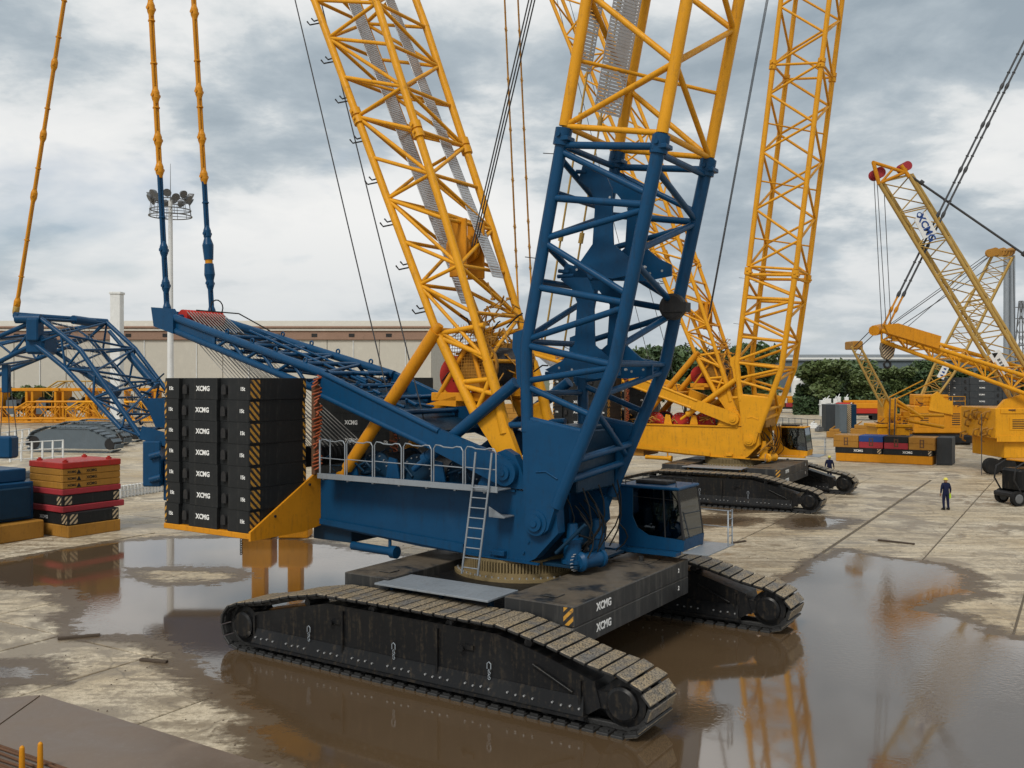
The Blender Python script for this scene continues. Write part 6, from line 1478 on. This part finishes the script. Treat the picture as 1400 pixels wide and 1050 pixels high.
ln_ = thing('railing', 'low dark pipe rail behind the cab of the yellow crane', 'railing', tuple(gp(1062, 580))); d_ = gp(1122, 584) - gp(1062, 580)
for i in range(8):
    mb = MB(); c_ = d_ * (i / 7); mb.tube((c_.x, c_.y, 0), (c_.x, c_.y, 1.1), .05, n=6); part('post', mb, M['lamp'], ln_)
mb = MB(); mb.tube((0, 0, 1.05), tuple(d_ + V3((0, 0, 1.05))), .05, n=6); part('rail', mb, M['lamp'], ln_)
# containers seen through the boom of the blue crane
g_ = gp(770, 600); mb = MB(); mb.box(-1.6, 1.6, 0, 2.4, 0, 8.2, .04)
for k in range(9): mb.box(-1.64, 1.64, -.04, 0, .6 + k * .85, 1.2 + k * .85, .01)
solo('silo', mb, M['white'], 'pale slatted tower standing behind the blue boom foot', 'tower', (g_.x, g_.y, 0), -10)
for k, (px, py, w_, h_, mt_, lab) in enumerate(((875, 612, 3.4, 4.8, 'greyslab', 'dark grey slab pile seen left of the yellow crane girder'), (820, 604, 2.6, 3.2, 'hull', 'grey block seen between the blue boom chords'), (742, 590, 2.0, 2.6, 'amber', 'amber block far behind the blue boom foot'), (700, 585, 3.0, 3.4, 'ochre', 'ochre block far behind the blue mast foot'))):
    g_ = gp(px, py); mb = MB()
    for q in range(5): mb.box(-w_ / 2, w_ / 2, 0, 2.2, h_ * q / 5 + .01, h_ * (q + 1) / 5 - .01, .03)
    solo('slab_pile', mb, M[mt_], lab, 'block pile', tuple(g_), -20)
# ------------------------------------------------------------------ wheeled lift at the right edge
g_ = gp(1391, 692); wl = thing('wheeled_lift', 'black wheeled machine cut off by the right edge of the frame', 'machine', (g_.x, g_.y, 0), 14)
for (x, y) in ((0, 0), (.35, 1.6), (2.2, 0), (2.2, 1.6)):
    mb = MB(); mb.lathe((x, y, .42), 'y', [(-.14, .25), (-.13, .42), (.13, .42), (.14, .25)], 22); w_ = part('wheel', mb, M['rubber'], wl)
    mb = MB(); mb.lathe((x, y - .15, .42), 'y', [(-.02, .2), (.0, .27), (.05, .27)], 16); part('rim', mb, M['lamp'], w_)
mb = MB(); mb.box(-.2, 2.8, -.1, 1.7, .45, .75, .08); part('chassis', mb, M['dark'], wl)
mb = MB(); mb.box(.15, 2.6, 0, 1.5, .75, 2.1, .15); part('body', mb, M['black'], wl)
mb = MB(); mb.path([(.2, 0, .8), (-.25, 0, 1.5), (-.1, 0, 2.2), (.6, 0, 2.55)], .05, 8); mb.cut(); mb.path([(.2, 1.5, .8), (-.25, 1.5, 1.5), (-.1, 1.5, 2.2), (.6, 1.5, 2.55)], .05, 8); part('roll_bar', mb, M['dark'], wl)
mb = MB(); mb.box(.5, 2.7, .05, 1.45, 2.5, 2.6, .03); part('roof', mb, M['amber'], wl)
# ------------------------------------------------------------------ people
def person(label, x, y, rz, pose, cloth=True):
    t_ = thing('person', label, 'person', (x, y, 0), rz, 'workers in the yard')
    J = {'pel': (0, 0, .96), 'bel': (0, .01, 1.12), 'che': (0, 0, 1.32), 'nek': (0, .0, 1.49), 'hd0': (0, -.01, 1.56)}
    J.update(pose)
    names = list(J); idx = {n: i for i, n in enumerate(names)}
    E = [('pel', 'bel'), ('bel', 'che'), ('che', 'nek'), ('nek', 'hd0'), ('che', 'sl'), ('sl', 'el'), ('el', 'wl'), ('che', 'sr'), ('sr', 'er'), ('er', 'wr'), ('pel', 'hl'), ('hl', 'kl'), ('kl', 'al'), ('pel', 'hr'), ('hr', 'kr'), ('kr', 'ar'), ('al', 'tl'), ('ar', 'tr')]
    rad = {'pel': (.16, .12), 'bel': (.16, .115), 'che': (.19, .13), 'nek': (.065, .065), 'hd0': (.06, .06), 'sl': (.085, .085), 'sr': (.085, .085), 'el': (.058, .058), 'er': (.058, .058), 'wl': (.042, .042), 'wr': (.042, .042), 'hl': (.105, .105), 'hr': (.105, .105), 'kl': (.078, .078), 'kr': (.078, .078), 'al': (.062, .062), 'ar': (.062, .062), 'tl': (.05, .045), 'tr': (.05, .045)}
    me = bpy.data.meshes.new('body'); me.from_pydata([J[n] for n in names], [(idx[a_], idx[b_]) for a_, b_ in E], [])
    o = bpy.data.objects.new('body', me); col.objects.link(o)
    o.modifiers.new('s', 'SKIN'); sv = me.skin_vertices[0].data
    for n in names: sv[idx[n]].radius = rad[n]; sv[idx[n]].use_root = (n == 'pel')
    sm = o.modifiers.new('u', 'SUBSURF'); sm.levels = 2; sm.render_levels = 2
    bpy.context.view_layer.update(); m2 = bpy.data.meshes.new_from_object(o.evaluated_get(bpy.context.evaluated_depsgraph_get())); bpy.data.objects.remove(o)
    m2.materials.clear(); m2.materials.append(M['navy']); m2.polygons.foreach_set('use_smooth', [True] * len(m2.polygons))
    bd = part('body', m2, None, t_)
    mb = MB(); mb.lathe((0, -.01, 1.52), 'z', [(0, .05), (.03, .075), (.08, .088), (.14, .094), (.20, .085), (.24, .05)], 16); mb.tube((0, -.10, 1.64), (0, -.125, 1.625), .018, .012, 6)
    for s_ in (-1, 1): mb.tube((s_ * .09, 0, 1.63), (s_ * .105, .01, 1.64), .025, .02, 6)
    part('head', mb, M['skin'], t_)
    mb = MB(); mb.lathe((0, -.005, 1.67), 'z', [(0, .135), (.012, .138), (.014, .112), (.06, .108), (.10, .085), (.125, .05), (.135, .01)], 18); mb.box(-.08, .08, -.20, -.10, 1.668, 1.682, .004); part('helmet', mb, M['helmet'], t_)
    for a_ in ('l', 'r'):
        w_ = V3(J['w' + a_]); e_ = V3(J['e' + a_]); d_ = (w_ - e_).normalized(); mb = MB(); mb.tube(w_, w_ + d_ * .09, .038, .036, 8)
        sd_ = d_.cross(V3((0, 1, 0))).normalized()
        for q in range(4): b_ = w_ + d_ * .09 + sd_ * (-.027 + q * .018); ln = (.07, .08, .075, .06)[q]; mb.tube(b_, b_ + d_ * ln * .6, .0095, .009, 6); mb.tube(b_ + d_ * ln * .6, b_ + d_ * ln + V3((0, -.02, 0)), .009, .007, 6)
        mb.tube(w_ + d_ * .03 + sd_ * .03, w_ + d_ * .08 + sd_ * .06, .011, .009, 6); part('hand', mb, M['skin'], t_)
        mb = MB(); f_ = V3(J['t' + a_]); h_ = V3(J['a' + a_]); mb.hexa([(f_.x - .05, f_.y - .06, 0), (f_.x + .05, f_.y - .06, 0), (h_.x + .045, h_.y + .07, 0), (h_.x - .045, h_.y + .07, 0), (f_.x - .045, f_.y - .02, .06), (f_.x + .045, f_.y - .02, .06), (h_.x + .05, h_.y + .06, .13), (h_.x - .05, h_.y + .06, .13)]); part('boot', mb, M['blacklet'], t_)
    if cloth:
        w_ = V3(J['wr']); mb = MB(); mb.prism([(w_.x - .03, w_.z - .06), (w_.x + .05, w_.z - .05), (w_.x + .07, w_.z - .32), (w_.x + .0, w_.z - .36), (w_.x - .05, w_.z - .25)], 'xz', w_.y - .02, w_.y + .015); part('cloth', mb, M['hivis'], t_)
    return t_
stand = {'sl': (.19, 0, 1.43), 'sr': (-.19, 0, 1.43), 'el': (.27, .02, 1.15), 'er': (-.28, .0, 1.16), 'wl': (.26, -.05, .91), 'wr': (-.33, -.10, .95), 'hl': (.10, 0, .88), 'hr': (-.10, 0, .88), 'kl': (.12, -.02, .48), 'kr': (-.13, -.01, .48), 'al': (.12, .02, .09), 'ar': (-.15, .02, .09), 'tl': (.13, -.13, .05), 'tr': (-.17, -.13, .05)}
g_ = gp(1293, 697); person('person in dark overalls and pale helmet standing alone on the open concrete', g_.x, g_.y, 186, stand)
walk = dict(stand); walk.update({'kl': (.11, -.14, .49), 'al': (.11, -.12, .10), 'tl': (.11, -.27, .06), 'kr': (-.11, .06, .49), 'ar': (-.11, .26, .12), 'tr': (-.11, .12, .05), 'wl': (.27, .12, .94), 'wr': (-.27, -.18, .96)})
p = wp(1134, 513, 67); person('person in dark overalls and pale helmet half hidden behind the yellow crane track', p.x, p.y, 150, walk, False)

# ------------------------------------------------------------------ loose grit and scraps on the slabs
rg = random.Random(5); mb = MB()
for i in range(700):
    Y_ = 17 + 40 * rg.random() ** 1.3; X_ = rg.uniform(-.56, .56) * Y_; k = rg.uniform(.007, .024); h_ = k * rg.uniform(.3, .8); a_ = rg.uniform(0, 6.28)
    if D[min(max(int((X_ + 26) / res), 0), D.shape[0] - 1), min(max(int((Y_ - 13.5) / res), 0), D.shape[1] - 1)] > -.3: continue
    pts = [(X_ + k * math.cos(a_ + q * math.pi / 2) * rg.uniform(.6, 1.6), Y_ + k * math.sin(a_ + q * math.pi / 2) * rg.uniform(.6, 1.6)) for q in range(4)]
    mb.hexa([(p[0], p[1], .001) for p in pts] + [(X_ + (p[0] - X_) * .6, Y_ + (p[1] - Y_) * .6, h_ + .004) for p in pts])
o = part('grit', mb, M['bark']); tag(o, 'scattered brown grit and scraps over the concrete yard', 'grit', kind='stuff')
for k, (px, py, ln, rz) in enumerate(((108, 872, 1.1, 20), (1225, 742, 1.6, -40), (1010, 742, .9, 35), (210, 905, .8, -15))):
    g_ = gp(px, py); mb = MB(); mb.box(-ln / 2, ln / 2, -.06, .06, .006, .07, .008)
    solo('timber', mb, M['bark'], ('short timber lying at the edge of the left puddle', 'timber lying by the joint above the right puddle', 'timber lying on the concrete beside the cab deck', 'small timber on the tan concrete left of the near track')[k], 'timber', tuple(g_), rz, 'loose timbers on the yard')

# ------------------------------------------------------------------ fittings that break up the plain machine bodies at right
rg = random.Random(14)
def dress(par, x0, x1, z0, z1, y, rail=True, nm='machine'):
    w_ = (x1 - x0)
    for k in range(3):
        a_ = x0 + w_ * (.08 + .31 * k); mb = MB(); mb.box(a_, a_ + w_ * .22, y - .03, y, z0 + (z1 - z0) * .2, z0 + (z1 - z0) * .8, .01); part('access_panel', mb, par.data.materials[0] if par.type == 'MESH' else M['amber'], par)
        gmb = MB()
        for q in range(6): zz = z0 + (z1 - z0) * (.28 + .08 * q); gmb.box(a_ + w_ * .03, a_ + w_ * .19, y - .045, y - .031, zz, zz + (z1 - z0) * .035); gmb.cut()
        if k != 1: part('grille_slat', gmb, M['dark'], par)
    if rail:
        for k in range(5):
            mb = MB(); a_ = x0 + w_ * k / 4; mb.tube((a_, y + .1, z1), (a_, y + .1, z1 + 1.0), .03, n=5); part('rail_post', mb, M['yellow'], par)
        for zz in (.5, 1.0):
            mb = MB(); mb.tube((x0, y + .1, z1 + zz), (x1, y + .1, z1 + zz), .03, n=5); part('handrail', mb, M['yellow'], par)
    cl = MB()
    for k in range(26):
        p = V3((rg.uniform(x0, x1), y + rg.uniform(-.15, .6), z1 + rg.uniform(-.1, .5))); q = p + V3((rg.uniform(-.6, .6), rg.uniform(-.2, .2), rg.uniform(-.3, .5))); cl.tube(p, q, rg.uniform(.03, .08), n=5)
    part('pipework', cl, M['rust'], par)
eb = [o for o in E_.children if o.name.startswith('superstructure')][0]; a_ = le(1240, 0)
dress(eb, a_.x, a_.x + 5.5, 1.3, 4.2, -2.0)
dress(bs, ld(1340, 0).x, ld(1340, 0).x + 7, ld(0, 592).z + .1, ld(0, 563).z, -3.3, False)
tw = [o for o in P_.children if o.name.startswith('tower')][0]; q = lp_(1216, 0)
dress(tw, q.x - 1.5, q.x + 1.2, .6, lp_(0, 584).z, -1.4, True)
